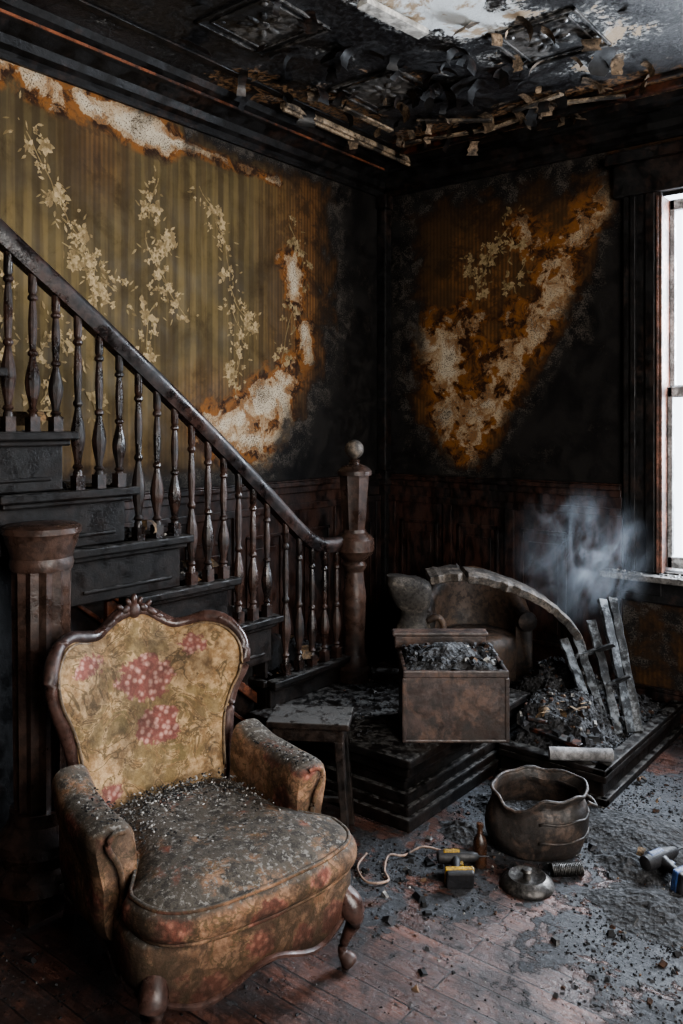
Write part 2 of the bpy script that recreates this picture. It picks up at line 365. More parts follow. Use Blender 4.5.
# ------------------------------------------------------------------ room shell
XE, YB = 4.6, -6.2
mb = MB(); mb.grid(lambda a, b: (0, YB*(1-a), H*b), 200, 100)
wl = mb.obj('wall_left', m_wall('wallpaper_left', 'y', (0.135, 0.097, 0.041), (0.093, 0.068, 0.030))); set_attr(wl, 'burn', lambda c: f_left(c.y, c.z))
WX0, WX1, WZ0, WZ1 = 1.80, 2.80, 0.78, 2.74   # window opening
mb = MB()
def gridrect(x0, x1, z0, z1, st=0.035):
    nu = max(1, int((x1-x0)/st)); nv = max(1, int((z1-z0)/st))
    mb.grid(lambda a, b: (x0+(x1-x0)*a, 0, z0+(z1-z0)*b), nu, nv)
gridrect(0, WX0, 0, H); gridrect(WX1, XE, 0, H); gridrect(WX0, WX1, 0, WZ0); gridrect(WX0, WX1, WZ1, H)
wr = mb.obj('wall_right', m_wall('wallpaper_right', 'x', (0.11, 0.058, 0.024), (0.072, 0.037, 0.017), .7)); set_attr(wr, 'burn', lambda c: f_right(c.x, c.z))
PL = m_simple('sooty_plaster', (0.10, 0.085, 0.07), 0.85, scale=4, soot=0.7)
mb = MB()
mb.box((XE, YB, 0), (XE+.12, -4.9, H)); mb.box((XE, -2.1, 0), (XE+.12, .1, H)); mb.box((XE, -4.9, 0), (XE+.12, -2.1, .7)); mb.box((XE, -4.9, 2.85), (XE+.12, -2.1, H))
mb.obj('wall_east', PL)
mb = MB(); mb.box((0, YB-.12, 0), (XE, YB, H)); mb.obj('wall_back', PL)
def f_floor(x, y):
    a = .12
    a = max(a, clamp(1.25-math.hypot((x-1.95)*.9, (y+1.2))/.76))
    a = max(a, clamp(1.12-math.hypot((x-2.40)*1.0, (y+1.88)*1.05)/.60))
    a = max(a, clamp(1.0-math.hypot(x-1.55, y+2.02)/.62)*.85)
    a = max(a, clamp(.9-math.hypot(x-2.6, y+1.2)/.8))
    a = max(a, clamp(.75-math.hypot(x-.9, y+2.4)/.7))
    return a
mb = MB(); mb.grid(lambda a, b: (XE*a, YB*(1-b), 0), 115, 155)
fl = mb.obj('floor', FLOORM); set_attr(fl, 'burn', lambda c: (f_floor(c.x, c.y), 0, 0, 1))
def f_ceil(x, y):
    p = max(clamp(1.15-dpoly(x, y, [(1.34,-1.95),(1.40,-1.58),(1.50,-1.46)])/.26), clamp(1-math.hypot(x-1.75, y+.75)/.2)*.7, clamp(1-math.hypot(x-1.72, y+1.1)/.5)*.65)
    g = max(clamp(1-dpoly(x, y, [(.4,-.35),(1.3,-.38),(2.2,-.3)])/.30), clamp(1-dpoly(x, y, [(.3,-1.6),(.5,-.9)])/.25)*.9, clamp(1-math.hypot(x-.8, y+1.1)/.35)*.8)
    return (p, g, 0, 1)
mb = MB(); mb.grid(lambda a, b: (XE*a, YB*(1-b), H), 115, 155)
ce = mb.obj('ceiling', CEILM); set_attr(ce, 'burn', lambda c: f_ceil(c.x, c.y))

# crown mouldings
prof = [(0,3.035),(.018,3.035),(.03,3.05),(.03,3.065),(.055,3.08),(.075,3.11),(.13,3.14),(.15,3.145),(.15,3.16),(.18,3.175),(.20,3.2),(0,3.2)]
mb = MB(); mb.sweep(prof, lambda o, z: (o, YB, z), lambda o, z: (o, -o, z)); mb.obj('trim_1', CHX)
mb = MB(); mb.sweep(prof, lambda o, z: (o, -o, z), lambda o, z: (XE, -o, z)); mb.obj('trim_2', CHX)
mb = MB(); mb.box((.152, YB, 3.146), (.158, -.2, 3.158)); mb.obj('trim_3', m_simple('red_scorched_edge', (0.22, 0.075, 0.035), .5, soot=.9, scale=6))
mb = MB(); mb.box((0,-.07,0),(.07,0,3.04)); mb.box((.0,-.09,1.16),(.09,0,1.26)); mb.box((0,-.085,2.95),(.085,0,3.04)); mb.obj('trim_4', CHX, bevel=.008)
def wains(name, along, length):
    mb = MB()
    def B(u0, u1, o0, o1, z0, z1):
        if along == 'x': mb.box((u0, -o1, z0), (u1, -o0, z1))
        else: mb.box((o0, -u1, z0), (o1, -u0, z1))
    B(0, length, 0, .02, 0, 1.18)
    B(0, length, 0, .055, 1.20, 1.225); B(0, length, 0, .035, 1.16, 1.20); B(0, length, 0, .045, 1.225, 1.235)
    B(0, length, 0, .035, 0, .2); B(0, length, 0, .035, 1.06, 1.10)
    u = .09; w = .42
    while u+w < length:
        B(u-.03, u+.03, .02, .034, .2, 1.06)
        a, c = u+.07, u+w-.07
        B(a, c, .02, .032, .30, .32); B(a, c, .02, .032, .93, .95); B(a, a+.02, .02, .032, .30, .95); B(c-.02, c, .02, .032, .30, .95)
        B(a+.05, c-.05, .02, .03, .37, .88)
        u += w
    mb.obj(name, WAIN, bevel=.004)
wains('trim_5', 'y', 6.2); wains('trim_6', 'x', 1.59)
mb = MB(); mb.box((1.59,-.03,0),(XE,0,.16)); mb.box((1.59,-.02,.16),(XE,0,.18)); mb.obj('baseboard_right', WAIN, bevel=.004)

# window 1
win = empty('window_1', (0,0,0))
mb = MB()
mb.box((1.60,-.035,.66),(WX0,0,2.98)); mb.box((WX1,-.035,.66),(WX1+.2,0,2.98)); mb.box((1.55,-.05,2.76),(WX1+.26,0,2.99)); mb.box((1.52,-.09,2.93),(WX1+.3,0,2.99))
mb.box((1.64,-.048,.78),(1.67,-.03,2.76)); mb.box((1.72,-.05,.78),(1.77,-.03,2.76))
mb.box((1.58,-.03,.62),(WX1+.2,0,.74))
mb.obj('casing', CHX, win, bevel=.005)
mb = MB(); mb.box((1.775,-.045,.78),(1.787,.0,2.74)); mb.box((WX0-.012,-.037,.78),(WX0+.004,.14,2.74)); mb.obj('jamb_scorched', m_simple('scorched_red_paint', (0.24,0.11,0.075), .5, soot=.7), win, bevel=.003)
SILLM = m_simple('flaking_white_paint', (0.55,0.57,0.58), .6, soot=.5, scale=20)
mb = MB(); mb.box((1.50,-.12,.742),(WX1+.25,.02,.775)); mb.box((WX0,0,.76),(WX1,.16,.785)); mb.obj('sill', m_simple('sill_paint', (0.20,0.19,0.18), .6, soot=.9, scale=14), win, bevel=.006)
mb = MB()
z1, zm, z2 = .80, 1.72, 2.74
for (a, c, yy) in ((z1, zm+.03, .05), (zm-.02, z2, .09)):
    mb.box((WX0+.004,yy,a),(WX0+.03,yy+.035,c)); mb.box((WX1-.06,yy,a),(WX1,yy+.035,c)); mb.box((WX0+.004,yy,a),(WX1,yy+.035,a+.06)); mb.box((WX0+.004,yy,c-.055),(WX1,yy+.035,c))
mb.obj('sash', SILLM, win, bevel=.004)
fill_win = empty('added_fill_window', (0,0,0))  # unseen window added in the east wall to house a fill light
mb = MB()
for yy in (-4.9, -3.97, -3.03, -2.16): mb.box((XE+.02, yy, .7), (XE+.08, yy+.06, 2.85))
for zz in (.7, 1.75, 2.79): mb.box((XE+.02, -4.9, zz), (XE+.08, -2.1, zz+.06))
mb.obj('sash', SILLM, fill_win, bevel=.004)

# ------------------------------------------------------------------ wallpaper flower sprays
PAT = m_pattern('wallpaper_blossom_print')
def sprays(name, branches, place, field, seed):
    rnd = random.Random(seed); mb = MB(); lum = []
    def tri(pts, L, off=0.002):
        off = .0012+len(mb.f)*7e-7
        o = len(mb.v); mb.v.extend(Vector((p[0], p[1], off)) for p in pts); mb.f.append(list(range(o, o+len(pts)))); mb.mi.append(0); lum.extend([L]*len(pts))
    def leaf(x, y, ang, ln, wd, L):
        ca, sa = math.cos(ang), math.sin(ang); pts = []
        for u, w in ((0,0),(.3,.5),(.65,.42),(1,0),(.65,-.42),(.3,-.5)):
            pts.append((x+ca*u*ln-sa*w*wd, y+sa*u*ln+ca*w*wd))
        tri(pts, L)
    def flower(x, y, r):
        k = rnd.randint(4, 6); a0 = rnd.random()*6
        for i in range(k):
            if rnd.random() < .85: leaf(x, y, a0+i*2*math.pi/k+rnd.uniform(-.2,.2), r*rnd.uniform(.8,1.1), r*.6, rnd.uniform(.45, 1.0))
        tri([(x+r*.2*math.cos(t), y+r*.2*math.sin(t)) for t in [i*math.pi/3 for i in range(6)]], .1)
    for br in branches:
        P = catmull([(a, b, 0) for a, b in br], 14)
        P = [p + Vector((nz(p.x*9, p.y*9, 3)*.03, 0, 0)) for p in P]
        for a, b in zip(P, P[1:]):
            d = (b-a).normalized(); nrm = Vector((-d.y, d.x, 0))*.0028
            tri([(a+nrm)[:2], (a-nrm)[:2], (b-nrm)[:2], (b+nrm)[:2]], .35)
        for i, p in enumerate(P):
            for k in range(3):
                if rnd.random() < .58:
                    an = rnd.random()*6.28; rr = rnd.uniform(.015, .08)
                    q = p + Vector((math.cos(an)*rr, math.sin(an)*rr, 0))
                    if rnd.random() < .38: flower(q.x, q.y, rnd.uniform(.012, .026))
                    else: leaf(q.x, q.y, an, rnd.uniform(.018, .042), rnd.uniform(.007, .013), rnd.uniform(.1, .8))
            if i % 16 == 8:
                for k in range(3): flower(p.x+rnd.uniform(-.06, .06), p.y+rnd.uniform(-.05, .05), rnd.uniform(.030, .046))
    keep_f = []; vs = []; cols = []
    for f in mb.f:
        c = sum((mb.v[i] for i in f), Vector())/len(f)
        fld = field(c.x, c.y)
        if fld[0]+nz(c.x*5, c.y*5)*.5 > .42 or fld[1]+nz(c.x*6, c.y*6, 5)*.6 > .42: continue
        if nz(c.x*11, c.y*11, 8) > .30: continue
        o = len(vs)
        for i in f: vs.append(place(mb.v[i])); cols.extend((clamp(fld[0]*1.2+.25*fld[2]), 0, lum[i], 1))
        keep_f.append(list(range(o, o+len(f))))
    me = bpy.data.meshes.new(name); me.from_pydata(vs, [], keep_f); me.materials.append(PAT)
    a = me.color_attributes.new(name='burn', type='FLOAT_COLOR', domain='POINT'); a.data.foreach_set('color', cols)
    ob = bpy.data.objects.new(name, me); COL.objects.link(ob); return ob
sprays('wallpaper_floral_print', [
    [(-2.56,2.82),(-2.45,2.62),(-2.38,2.50),(-2.28,2.36),(-2.15,2.20),(-2.05,2.14)], [(-2.36,2.34),(-2.22,2.25),(-2.2,2.10),(-2.25,1.95)],
    [(-1.86,2.74),(-1.92,2.45),(-1.82,2.26),(-1.68,2.08)], [(-1.84,2.2),(-1.93,2.0),(-1.90,1.86)], [(-1.88,2.5),(-1.76,2.38)],
    [(-1.58,2.76),(-1.42,2.50),(-1.36,2.24),(-1.19,2.08)], [(-1.36,2.15),(-1.30,1.95),(-1.36,1.76)],
    [(-.92,2.70),(-.80,2.45),(-.93,2.1),(-.98,1.9)], [(-2.75,2.3),(-2.62,2.1),(-2.7,1.8)], [(-2.5,1.9),(-2.42,1.75),(-2.5,1.6)], [(-2.45,2.0),(-2.3,1.85),(-2.2,1.6)]],
    lambda v: (v.z, v.x, v.y), f_left, 3)
sprays('wallpaper_floral_print.001', [[(1.02,2.86),(.88,2.68),(.76,2.52),(.70,2.36)], [(.9,2.66),(1.0,2.5),(.93,2.36)], [(.72,2.6),(.62,2.45)]],
    lambda v: (v.x, -v.z, v.y), lambda x, z: (f_right(x,z)[0], f_right(x,z)[1], .5, 1), 5)

# ------------------------------------------------------------------ ceiling ornament
orn = empty('ceiling_ornament')
PAN = m_charwood('pressed_panel', dark=(0.016,0.016,0.017), brown=(0.10,0.095,0.09), amt=0.6, rough=0.4, ash=0)
mb = MB()
def frame(cx, cy, h, w, z0, z1):
    mb.box((cx-h,cy-h,z0),(cx+h,cy-h+w,z1)); mb.box((cx-h,cy+h-w,z0),(cx+h,cy+h,z1)); mb.box((cx-h,cy-h,z0),(cx-h+w,cy+h,z1)); mb.box((cx+h-w,cy-h,z0),(cx+h,cy+h,z1))
for ix in range(4):
    for iy in range(4):
        cx, cy = .80+.86*ix, -1.09-.86*iy
        frame(cx, cy, .20, .015, H-.012, H); frame(cx, cy, .155, .010, H-.008, H); mb.box((cx-.15,cy-.15,H-.004),(cx+.15,cy+.15,H))
        for k in range(8):
            a = k*math.pi/4; r = .075 if k % 2 else .06
            M = Matrix.Translation((cx+r*math.cos(a), cy+r*math.sin(a), H-.004)) @ Matrix.Rotation(a, 4, 'Z') @ Matrix.Diagonal((1.6,.7,1,1))
            mb.lathe([(.001,-.009),(.014,-.007),(.024,0)], seg=8, M=M)
        mb.lathe([(.001,-.014),(.018,-.011),(.028,-.004),(.03,0)], (cx,cy,H-.003), 12)
        for sx in (-1,1):
            for sy in (-1,1): mb.lathe([(.001,-.009),(.012,-.006),(.02,0)], (cx+sx*.12,cy+sy*.12,H-.004), 8)
mb.obj('rosette_panels', PAN, orn, bevel=.002)
mb = MB()
for x in (.37, 2.95): mb.box((x-.02, -5, H-.010), (x+.02, -.3, H))
for k in range(2,5): y = -1.09-.43-.86*k; mb.box((.3, y-.02, H-.010), (XE, y+.02, H))
mb.obj('ceiling_ribs', CHX, orn, bevel=.003)
PALE = m_simple('scorched_pale_plaster', (0.38,0.29,0.20), .7, soot=.95, scale=7)
mb = MB()
mb.box((.285,-1.30,H-.030),(.335,-.12,H)); mb.box((.30,-1.30,H-.045),(.32,-.12,H-.030))
mb.obj('inset_moulding', PALE, orn, bevel=.004)
mb = MB(); mb.box((.335,-.34,H-.035),(XE,-.30,H)); mb.box((.36,-.44,H-.02),(XE,-.42,H)); mb.obj('inset_moulding_right', CH, orn, bevel=.004)
mb = MB()
M = Matrix.Translation((1.28,-1.70,H-.03)) @ Matrix.Rotation(1.38, 4, 'Z') @ Matrix.Rotation(.05, 4, 'Y'); mb.box((-.17,-.03,-.012),(.17,.03,.012), M)
mb.obj('loose_lath', m_simple('bare_lath', (0.62,0.60,0.56), .7, soot=.2), orn, bevel=.002)
mb = MB()
for (x,y,L,a,t) in ((.75,-.42,.28,.1,.04),(1.15,-.40,.2,-.12,-.05),(1.5,-.45,.25,.2,.07),(.55,-.95,.22,1.4,.1),(.9,-.60,.2,.5,.06),(1.35,-.55,.16,-.3,.05)):
    M = Matrix.Translation((x,y,H-.03)) @ Matrix.Rotation(a, 4, 'Z') @ Matrix.Rotation(t, 4, 'Y'); mb.box((-L,-.018,-.006),(L,.018,.006), M)
mb.obj('scorched_laths', PALE, orn, bevel=.002)
def flakes(name, spots, mat, seed, parent=None, keep=None):
    rnd = random.Random(seed); mb = MB()
    for (cx, cy, cz, spread, n, smin, smax) in spots:
        for i in range(n):
            L = rnd.uniform(smin, smax); W = L*rnd.uniform(.4, .9); curl = rnd.uniform(.6, 2.2)
            px, py = cx+rnd.gauss(0, spread), cy+rnd.gauss(0, spread)
            if keep and not keep(px, py): continue
            M = Matrix.Translation((px, py, cz)) @ Matrix.Rotation(rnd.random()*6.28, 4, 'Z')
            e = [rnd.uniform(.6, 1) for _ in range(7)]
            mb.grid(lambda a, b: (L*math.sin(curl*a)/curl, (b-.5)*W*e[int(a*6)], -L*(1-math.cos(curl*a))/curl-.002), 6, 2, M)
    return mb.obj(name, mat, parent, smooth=True, recalc=False)
flakes('peeling_plaster_flakes', [(1.3,-.45,H-.004,.14,18,.05,.14), (.6,-.5,H-.02,.2,12,.04,.12), (1.55,-1.2,H,.12,8,.05,.13), (.45,-1.3,H,.15,6,.04,.10), (1.7,-.7,H,.2,12,.04,.13)], m_simple('flake_pale', (0.34,0.25,0.17), .75, soot=.75, scale=20), 4, orn)
flakes('sooty_flakes', [(1.0,-1.2,H,.5,90,.05,.15)], CHX, 9, orn, keep=lambda x, y: math.hypot(x-1.37, y+1.62) > .34)

# ------------------------------------------------------------------ staircase
ST = empty('staircase')
XS = .62
steps = [(-1.711-.262*i, .70+.207*i) for i in range(9)]
mb = MB()
allst = [(-1.119, .409)]+steps
for i, (yf, zt) in enumerate(allst):
    yb = allst[i+1][0] if i+1 < len(allst) else yf-.262
    mb.box((.06, yb-.05, zt-.03), (XS+.0, yf+.02, zt))
    mb.box((.06, yf-.02, zt-.29 if i else .28), (XS-.02, yf, zt-.03))
mb.box((.06,-1.45,.28),(XS-.02,-1.119,.38))
mb.box((.06,-1.72,.0),(XS-.02,-1.40,.38))
mb.obj('treads_and_risers', STEP, ST, bevel=.006)
mb = MB()
for i, (yf, zt) in enumerate(allst):
    L = .50 if i else .60
    mb.box((XS-.10, yf-L, zt-.205 if i else .28), (XS+.004*((i) % 2), yf-.004, zt-.03))
    mb.box((XS-.10, yf-L-.02, zt-.03), (XS+.05, yf+.03, zt))
    mb.box((XS-.10, yf-L, zt-.05), (XS+.028, yf+.012, zt-.03))
    mb.box((XS-.10, yf-L+.05, zt-.17), (XS+.012, yf-.05, zt-.155))
mb.obj('step_ends', STEP, ST, bevel=.006)
mb = MB()
mb.add([(XS-.10,-1.40,0),(XS-.10,-4.1,0),(XS-.10,-4.1,2.2),(XS-.10,-1.40,.45),(XS-.13,-1.40,0),(XS-.13,-4.1,0),(XS-.13,-4.1,2.2),(XS-.13,-1.40,.45)],
       [(0,1,2,3),(7,6,5,4),(0,3,7,4),(1,5,6,2),(3,2,6,7),(0,4,5,1)])
def slant(y0, z0, y1, z1, w, x0, x1):
    mb.add([(x0,y0,z0),(x0,y1,z1),(x0,y1,z1+w),(x0,y0,z0+w),(x1,y0,z0),(x1,y1,z1),(x1,y1,z1+w),(x1,y0,z0+w)], [(0,1,2,3),(7,6,5,4),(0,4,5,1),(3,2,6,7),(0,3,7,4),(1,5,6,2)])
mb.obj('understair_panel', CHX, ST)
mb = MB()
slant(-1.75,.30,-3.9,1.98,.05,XS-.10,XS-.05); slant(-1.75,.18,-3.9,1.86,.02,XS-.10,XS-.07)
for k in range(7): y = -1.9-.3*k; mb.box((XS-.10,y-.025,0),(XS-.075,y+.025,.30+(-1.75-y)*.78))
mb.obj('stringer_trim', CHR, ST, bevel=.004)
railpts = [(XS,-1.17,.975),(XS,-1.28,.965),(XS,-1.40,.985),(XS,-1.52,1.055),(XS,-1.80,1.285),(XS,-2.134,1.55),(XS,-2.611,1.905),(XS,-2.992,2.175),(XS,-3.5,2.545),(XS,-4.0,2.92)]
RP = catmull(railpts, 5)
mb = MB(); vs = []; n = len(RP)
rp = [(-.022,-.035),(.022,-.035),(.030,-.015),(.036,.005),(.032,.024),(.015,.034),(-.015,.034),(-.032,.024),(-.036,.005),(-.030,-.015)]
for i, p in enumerate(RP):
    t = (RP[min(i+1,n-1)]-RP[max(i-1,0)]).normalized(); side = Vector((1,0,0)); up = t.cross(side); up = up if up.z > 0 else -up
    vs += [p+side*a+up*b for a, b in rp]
k = len(rp)
mb.add(vs, [(i*k+j, (i+1)*k+j, (i+1)*k+(j+1) % k, i*k+(j+1) % k) for i in range(n-1) for j in range(k)]+[tuple(range(k)), tuple((n-1)*k+j for j in range(k))])
mb.obj('handrail', m_charwood('handrail_wood', dark=(0.012,0.009,0.009), brown=(0.038,0.021,0.017), amt=.7, rough=.30, ash=0.1, crack=0, soft=.15), ST, smooth=True, auto=50)
def railz(y):
    for a, b in zip(RP, RP[1:]):
        if b.y <= y <= a.y: return a.z+(b.z-a.z)*(y-a.y)/(b.y-a.y)
    return RP[-1].z
bprof = [(.60,0),(.60,.10),(.45,.115),(.70,.13),(.42,.15),(.55,.19),(.85,.26),(.95,.31),(.80,.37),(.48,.44),(.38,.47),(.62,.485),(.62,.50),(.40,.515),(.50,.60),(.56,.68),(.48,.76),(.36,.82),(.62,.835),(.62,.85),(.42,.865),(.55,.88),(.55,1.0)]
mb = MB()
ys = []
for k in range(5): ys.append((-1.25-.092*k, .409))
for yf, zt in steps:
    ys += [(yf-.030, zt), (yf-.117, zt), (yf-.205, zt)]
for y, zb in ys:
    top = railz(y)-.03; h = top-zb
    if y < -4.0: continue
    R = .027
    mb.lathe([(r*R, z*h) for r, z in bprof], (XS, y, zb), 10)
    mb.box((XS-.018, y-.018, zb), (XS+.018, y+.018, zb+.05))
mb.obj('balusters', BAL, ST, smooth=True, auto=35)
mb = MB(); nx, ny, zb = XS+.03, -1.145, .28
mb.lathe([(.085,0),(.085,.06),(.07,.075),(.07,.10),(.055,.13),(.052,.20),(.058,.36),(.060,.42),(.048,.50),(.046,.54),(.06,.56),(.062,.575),(.05,.59),(.085,.625),(.10,.645),(.10,.70),(.085,.72),(.062,.735),(.058,.75)], (nx,ny,zb), 20)
mb.lathe([(.056,.75),(.058,.76),(.070,.90),(.076,1.0),(.078,1.02)], (nx,ny,zb), 16, flute=.14)
mb.lathe([(.088,1.02),(.088,1.04),(.074,1.055),(.058,1.065),(.03,1.075),(.024,1.085),(.03,1.095),(.02,1.10)], (nx,ny,zb), 20)
mb.obj('newel_shaft', NEW, ST, smooth=True, auto=35)
mb = MB(); mb.lathe([(.012,0)]+[(.048*math.sin(math.pi*t/10), .048-.048*math.cos(math.pi*t/10)) for t in range(2, 10)]+[(.004,.097)], (nx,ny,zb+1.10), 20, flute=.04)
mb.obj('finial', m_simple('ashen_finial', (0.17,0.14,0.11), .6, soot=.7, scale=30), ST, smooth=True)
mb = MB(); nx, ny = .715, -2.90
mb.box((nx-.115,ny-.115,0),(nx+.115,ny+.115,.07))
mb.lathe([(.14,.05),(.155,.08),(.15,.12),(.125,.145),(.13,.165),(.145,.19),(.14,.22),(.115,.25),(.10,.27),(.098,.31)], (nx,ny,0), 28)
mb.lathe([(.084,.30),(.086,.34),(.090,.70),(.093,1.06),(.094,1.08)], (nx,ny,0), 24, flute=.13)
mb.lathe([(.097,1.08),(.102,1.10),(.097,1.12),(.106,1.15),(.114,1.17),(.118,1.19),(.126,1.20),(.126,1.218),(.112,1.226),(.05,1.23)], (nx,ny,0), 28)
mb.obj('newel_post', NEW, None, smooth=True, auto=30)

# entry platform (part of the stair) and hearth platform
mb = MB(); YE = -.78
mb.box((XS-.05,-1.80,0),(1.42,YE,.05)); mb.box((XS-.05,-1.785,.05),(1.405,YE,.085)); mb.box((XS-.05,-1.77,.085),(1.39,YE,.13)); mb.box((XS-.05,-1.75,.13),(1.37,YE,.17)); mb.box((XS-.05,-1.765,.17),(1.385,YE,.195)); mb.box((XS-.05,-1.79,.20),(1.41,YE,.245)); mb.box((XS-.05,-1.81,.245),(1.43,YE,.28))
mb.obj('entry_step', STEP, ST, bevel=.008)
mb = MB()
mb.box((1.432,-1.10,0),(1.90,-.04,.12)); mb.box((XS+.02,-.775,0),(1.432,-.04,.12)); mb.box((1.432,-1.12,.09),(1.92,-.04,.12)); mb.box((1.435,-1.125,0),(1.925,-1.09,.03)); mb.box((1.89,-1.125,0),(1.925,-.04,.03)); mb.box((1.435,-1.12,.12),(1.92,-1.05,.145)); mb.box((1.86,-1.12,.12),(1.92,-.04,.145))
mb.obj('hearth_platform', STEP, bevel=.007)

# ------------------------------------------------------------------ rubble
PALL = [((.010,.010,.011), 8), ((.024,.024,.027), 5), ((.05,.05,.055), 2.6), ((.13,.13,.13), 1.0), ((.31,.30,.28), .5), ((.06,.028,.015), 1.2), ((.14,.085,.05), .5)]
def chips(name, pts, mat=CHIP, pal=PALL, seed=1, parent=None):
    rnd = random.Random(seed); vs = []; fs = []; cols = []
    cs = [p[0] for p in pal]; ws = [p[1] for p in pal]
    for (x, y, z, s) in pts:
        M = Matrix.Rotation(rnd.random()*6.28, 3, 'Z') @ Matrix.Rotation(rnd.uniform(-.6,.6), 3, 'X') @ Matrix.Rotation(rnd.uniform(-.6,.6), 3, 'Y')
        dx, dy, dz = s*rnd.uniform(.5,1.5), s*rnd.uniform(.4,1), s*rnd.uniform(.2,.6)
        o = len(vs)
        for sx, sy, sz in ((-1,-1,-1),(1,-1,-1),(1,1,-1),(-1,1,-1),(-.7,-.7,1),(.7,-.6,1),(.6,.7,1),(-.7,.5,1)):
            v = M @ Vector((sx*dx*rnd.uniform(.7,1.1), sy*dy*rnd.uniform(.7,1.1), sz*dz))*.5
            vs.append((x+v.x, y+v.y, z+v.z+dz*.3))
        fs += [[o+i for i in f] for f in ((0,3,2,1),(4,5,6,7),(0,1,5,4),(1,2,6,5),(2,3,7,6),(3,0,4,7))]
        c = rnd.choices(cs, ws)[0]; k = rnd.uniform(.7,1.3); cols += [c[0]*k, c[1]*k, c[2]*k, 1]*8
    me = bpy.data.meshes.new(name); me.from_pydata(vs, [], fs); me.materials.append(mat)
    a = me.color_attributes.new(name='tint', type='FLOAT_COLOR', domain='POINT'); a.data.foreach_set('color', cols)
    ob = bpy.data.objects.new(name, me); COL.objects.link(ob)
    if parent: ob.parent = parent
    return ob
rnd = random.Random(11)
pts = []
while len(pts) < 12000:
    x, y = rnd.uniform(.7, 3.2), rnd.uniform(-3.4, -.05)
    if 0.6 < x < 1.44 and y > -1.82: continue
    if x < 1.93 and y > -1.13: continue
    a = f_floor(x, y)+nz(x*3, y*3)*.45+nz(x*8, y*8)*.4
    if rnd.random() < clamp((a-.28)*1.1)+.04:
        pts.append((x, y, 0, rnd.choice([.003,.003,.004,.005,.006,.008,.011]) if rnd.random() < .97 else rnd.uniform(.015,.036)))
chips('floor_rubble', pts, seed=2)
# low drifts of ash on the floor
DR = MB()
for (cx, cy, rx, ry, h) in ((2.12,-1.28,.26,.20,.045),(2.35,-1.72,.24,.16,.030),(1.62,-1.38,.16,.12,.05),(2.16,-1.50,.13,.10,.035),(1.58,-1.66,.11,.09,.03)):
    DR.grid(lambda a, b: (cx+rx*b*(1+.25*nz(math.cos(6.2832*a)*2+cx*5, math.sin(6.2832*a)*2))*math.cos(6.2832*a), cy+ry*b*(1+.25*nz(math.cos(6.2832*a)*2+cx*5, math.sin(6.2832*a)*2))*math.sin(6.2832*a),
        .001+h*(1-b*b)**1.5*(1+.5*nz(cx*9+b*4*math.cos(6.2832*a), cy*9+b*4*math.sin(6.2832*a)))), 48, 14)
DR.obj('ash_drifts', ASH)
HEAP = empty('ash_heap')
def heap(x, y):
    e2 = clamp((1.85-x)/.12)*clamp((x-1.16)/.1)*clamp((y+1.04)/.10)*clamp((-.06-y)/.1)
    if x < 1.46: e2 *= clamp((y+.76)/.08)
    h = .13*math.exp(-((x-1.58)**2/.05+(y+.78)**2/.06))+.13*math.exp(-((x-1.38)**2/.06+(y+.45)**2/.06))+.06+.05*nz(x*6,y*6,1)+.03*nz(x*14,y*14,2)+.015*nz(x*35,y*35,2)
    return max(.0, h)*e2
mb = MB(); mb.grid(lambda a, b: (1.14+.72*a, -1.05+1.0*b, .118+heap(1.14+.72*a, -1.05+1.0*b)), 70, 90)
mb.obj('ash_mound', ASH, HEAP, smooth=False)
pts = []
for i in range(2200):
    x, y = rnd.uniform(1.2, 1.9), rnd.uniform(-1.08, -.08)
    if x < 1.46 and y < -.74: continue
    pts.append((x, y, .122+heap(x, y), rnd.choice([.005,.008,.012,.016,.025])))
for i in range(40): pts.append((rnd.uniform(1.47,1.85), rnd.uniform(-1.05,-.5), .15+.06, rnd.uniform(.03,.06)))
chips('cinders', pts, seed=3, parent=HEAP)
mb = MB()
for (x, y, z, a, L, t) in ((1.62,-.92,.22,.5,.26,.15),(1.58,-.80,.26,-.4,.22,-.2),(1.70,-.65,.22,1.3,.30,.2),(1.66,-1.0,.19,-.15,.24,.05)):
    mb.box((-L/2,-.03,-.008),(L/2,.03,.008), Matrix.Translation((x,y,z)) @ Matrix.Rotation(a,4,'Z') @ Matrix.Rotation(t,4,'Y'))
mb.obj('broken_boards', CH, HEAP, bevel=.003)
pts = []
for i, (yf, zt) in enumerate(allst):
    for k in range(70): pts.append((rnd.uniform(.1,.60), rnd.uniform(yf-.25, yf), zt, rnd.choice([.008,.012,.02,.03])))
for k in range(240): pts.append((rnd.uniform(.1,.60), rnd.uniform(-1.7,-1.13), .409, rnd.choice([.012,.02,.035,.05])))
for k in range(300): pts.append((rnd.uniform(.7,1.38), rnd.uniform(-1.77,-.82), .28, rnd.choice([.005,.008,.012,.02])))
chips('stair_rubble', pts, seed=5, parent=ST)
pts = [(rnd.uniform(1.54,2.7), rnd.uniform(-.11,-.01), .776, rnd.choice([.008,.012,.02])) for k in range(170)]
chips('sill_rubble', pts, pal=[((.45,.46,.46),3),((.1,.1,.1),1),((.25,.24,.22),1)], seed=6, parent=win)
SCR = m_simple('scorched_paper', (0.26,0.165,0.085), .8, soot=.75, scale=25)
flakes('paper_scraps', [(.60,-2.42,1.19,.02,3,.05,.09),(.5,-2.8,1.60,.05,5,.05,.1),(.45,-1.45,.50,.08,6,.06,.12),(.40,-1.95,.95,.04,3,.05,.09)], SCR, 12, ST)
flakes('paper_scraps_heap', [(1.62,-.92,.30,.09,8,.05,.09)], SCR, 13, HEAP)
flakes('burnt_paper_scraps', [(2.45,-1.25,.05,.14,12,.03,.06)], SCR, 14)

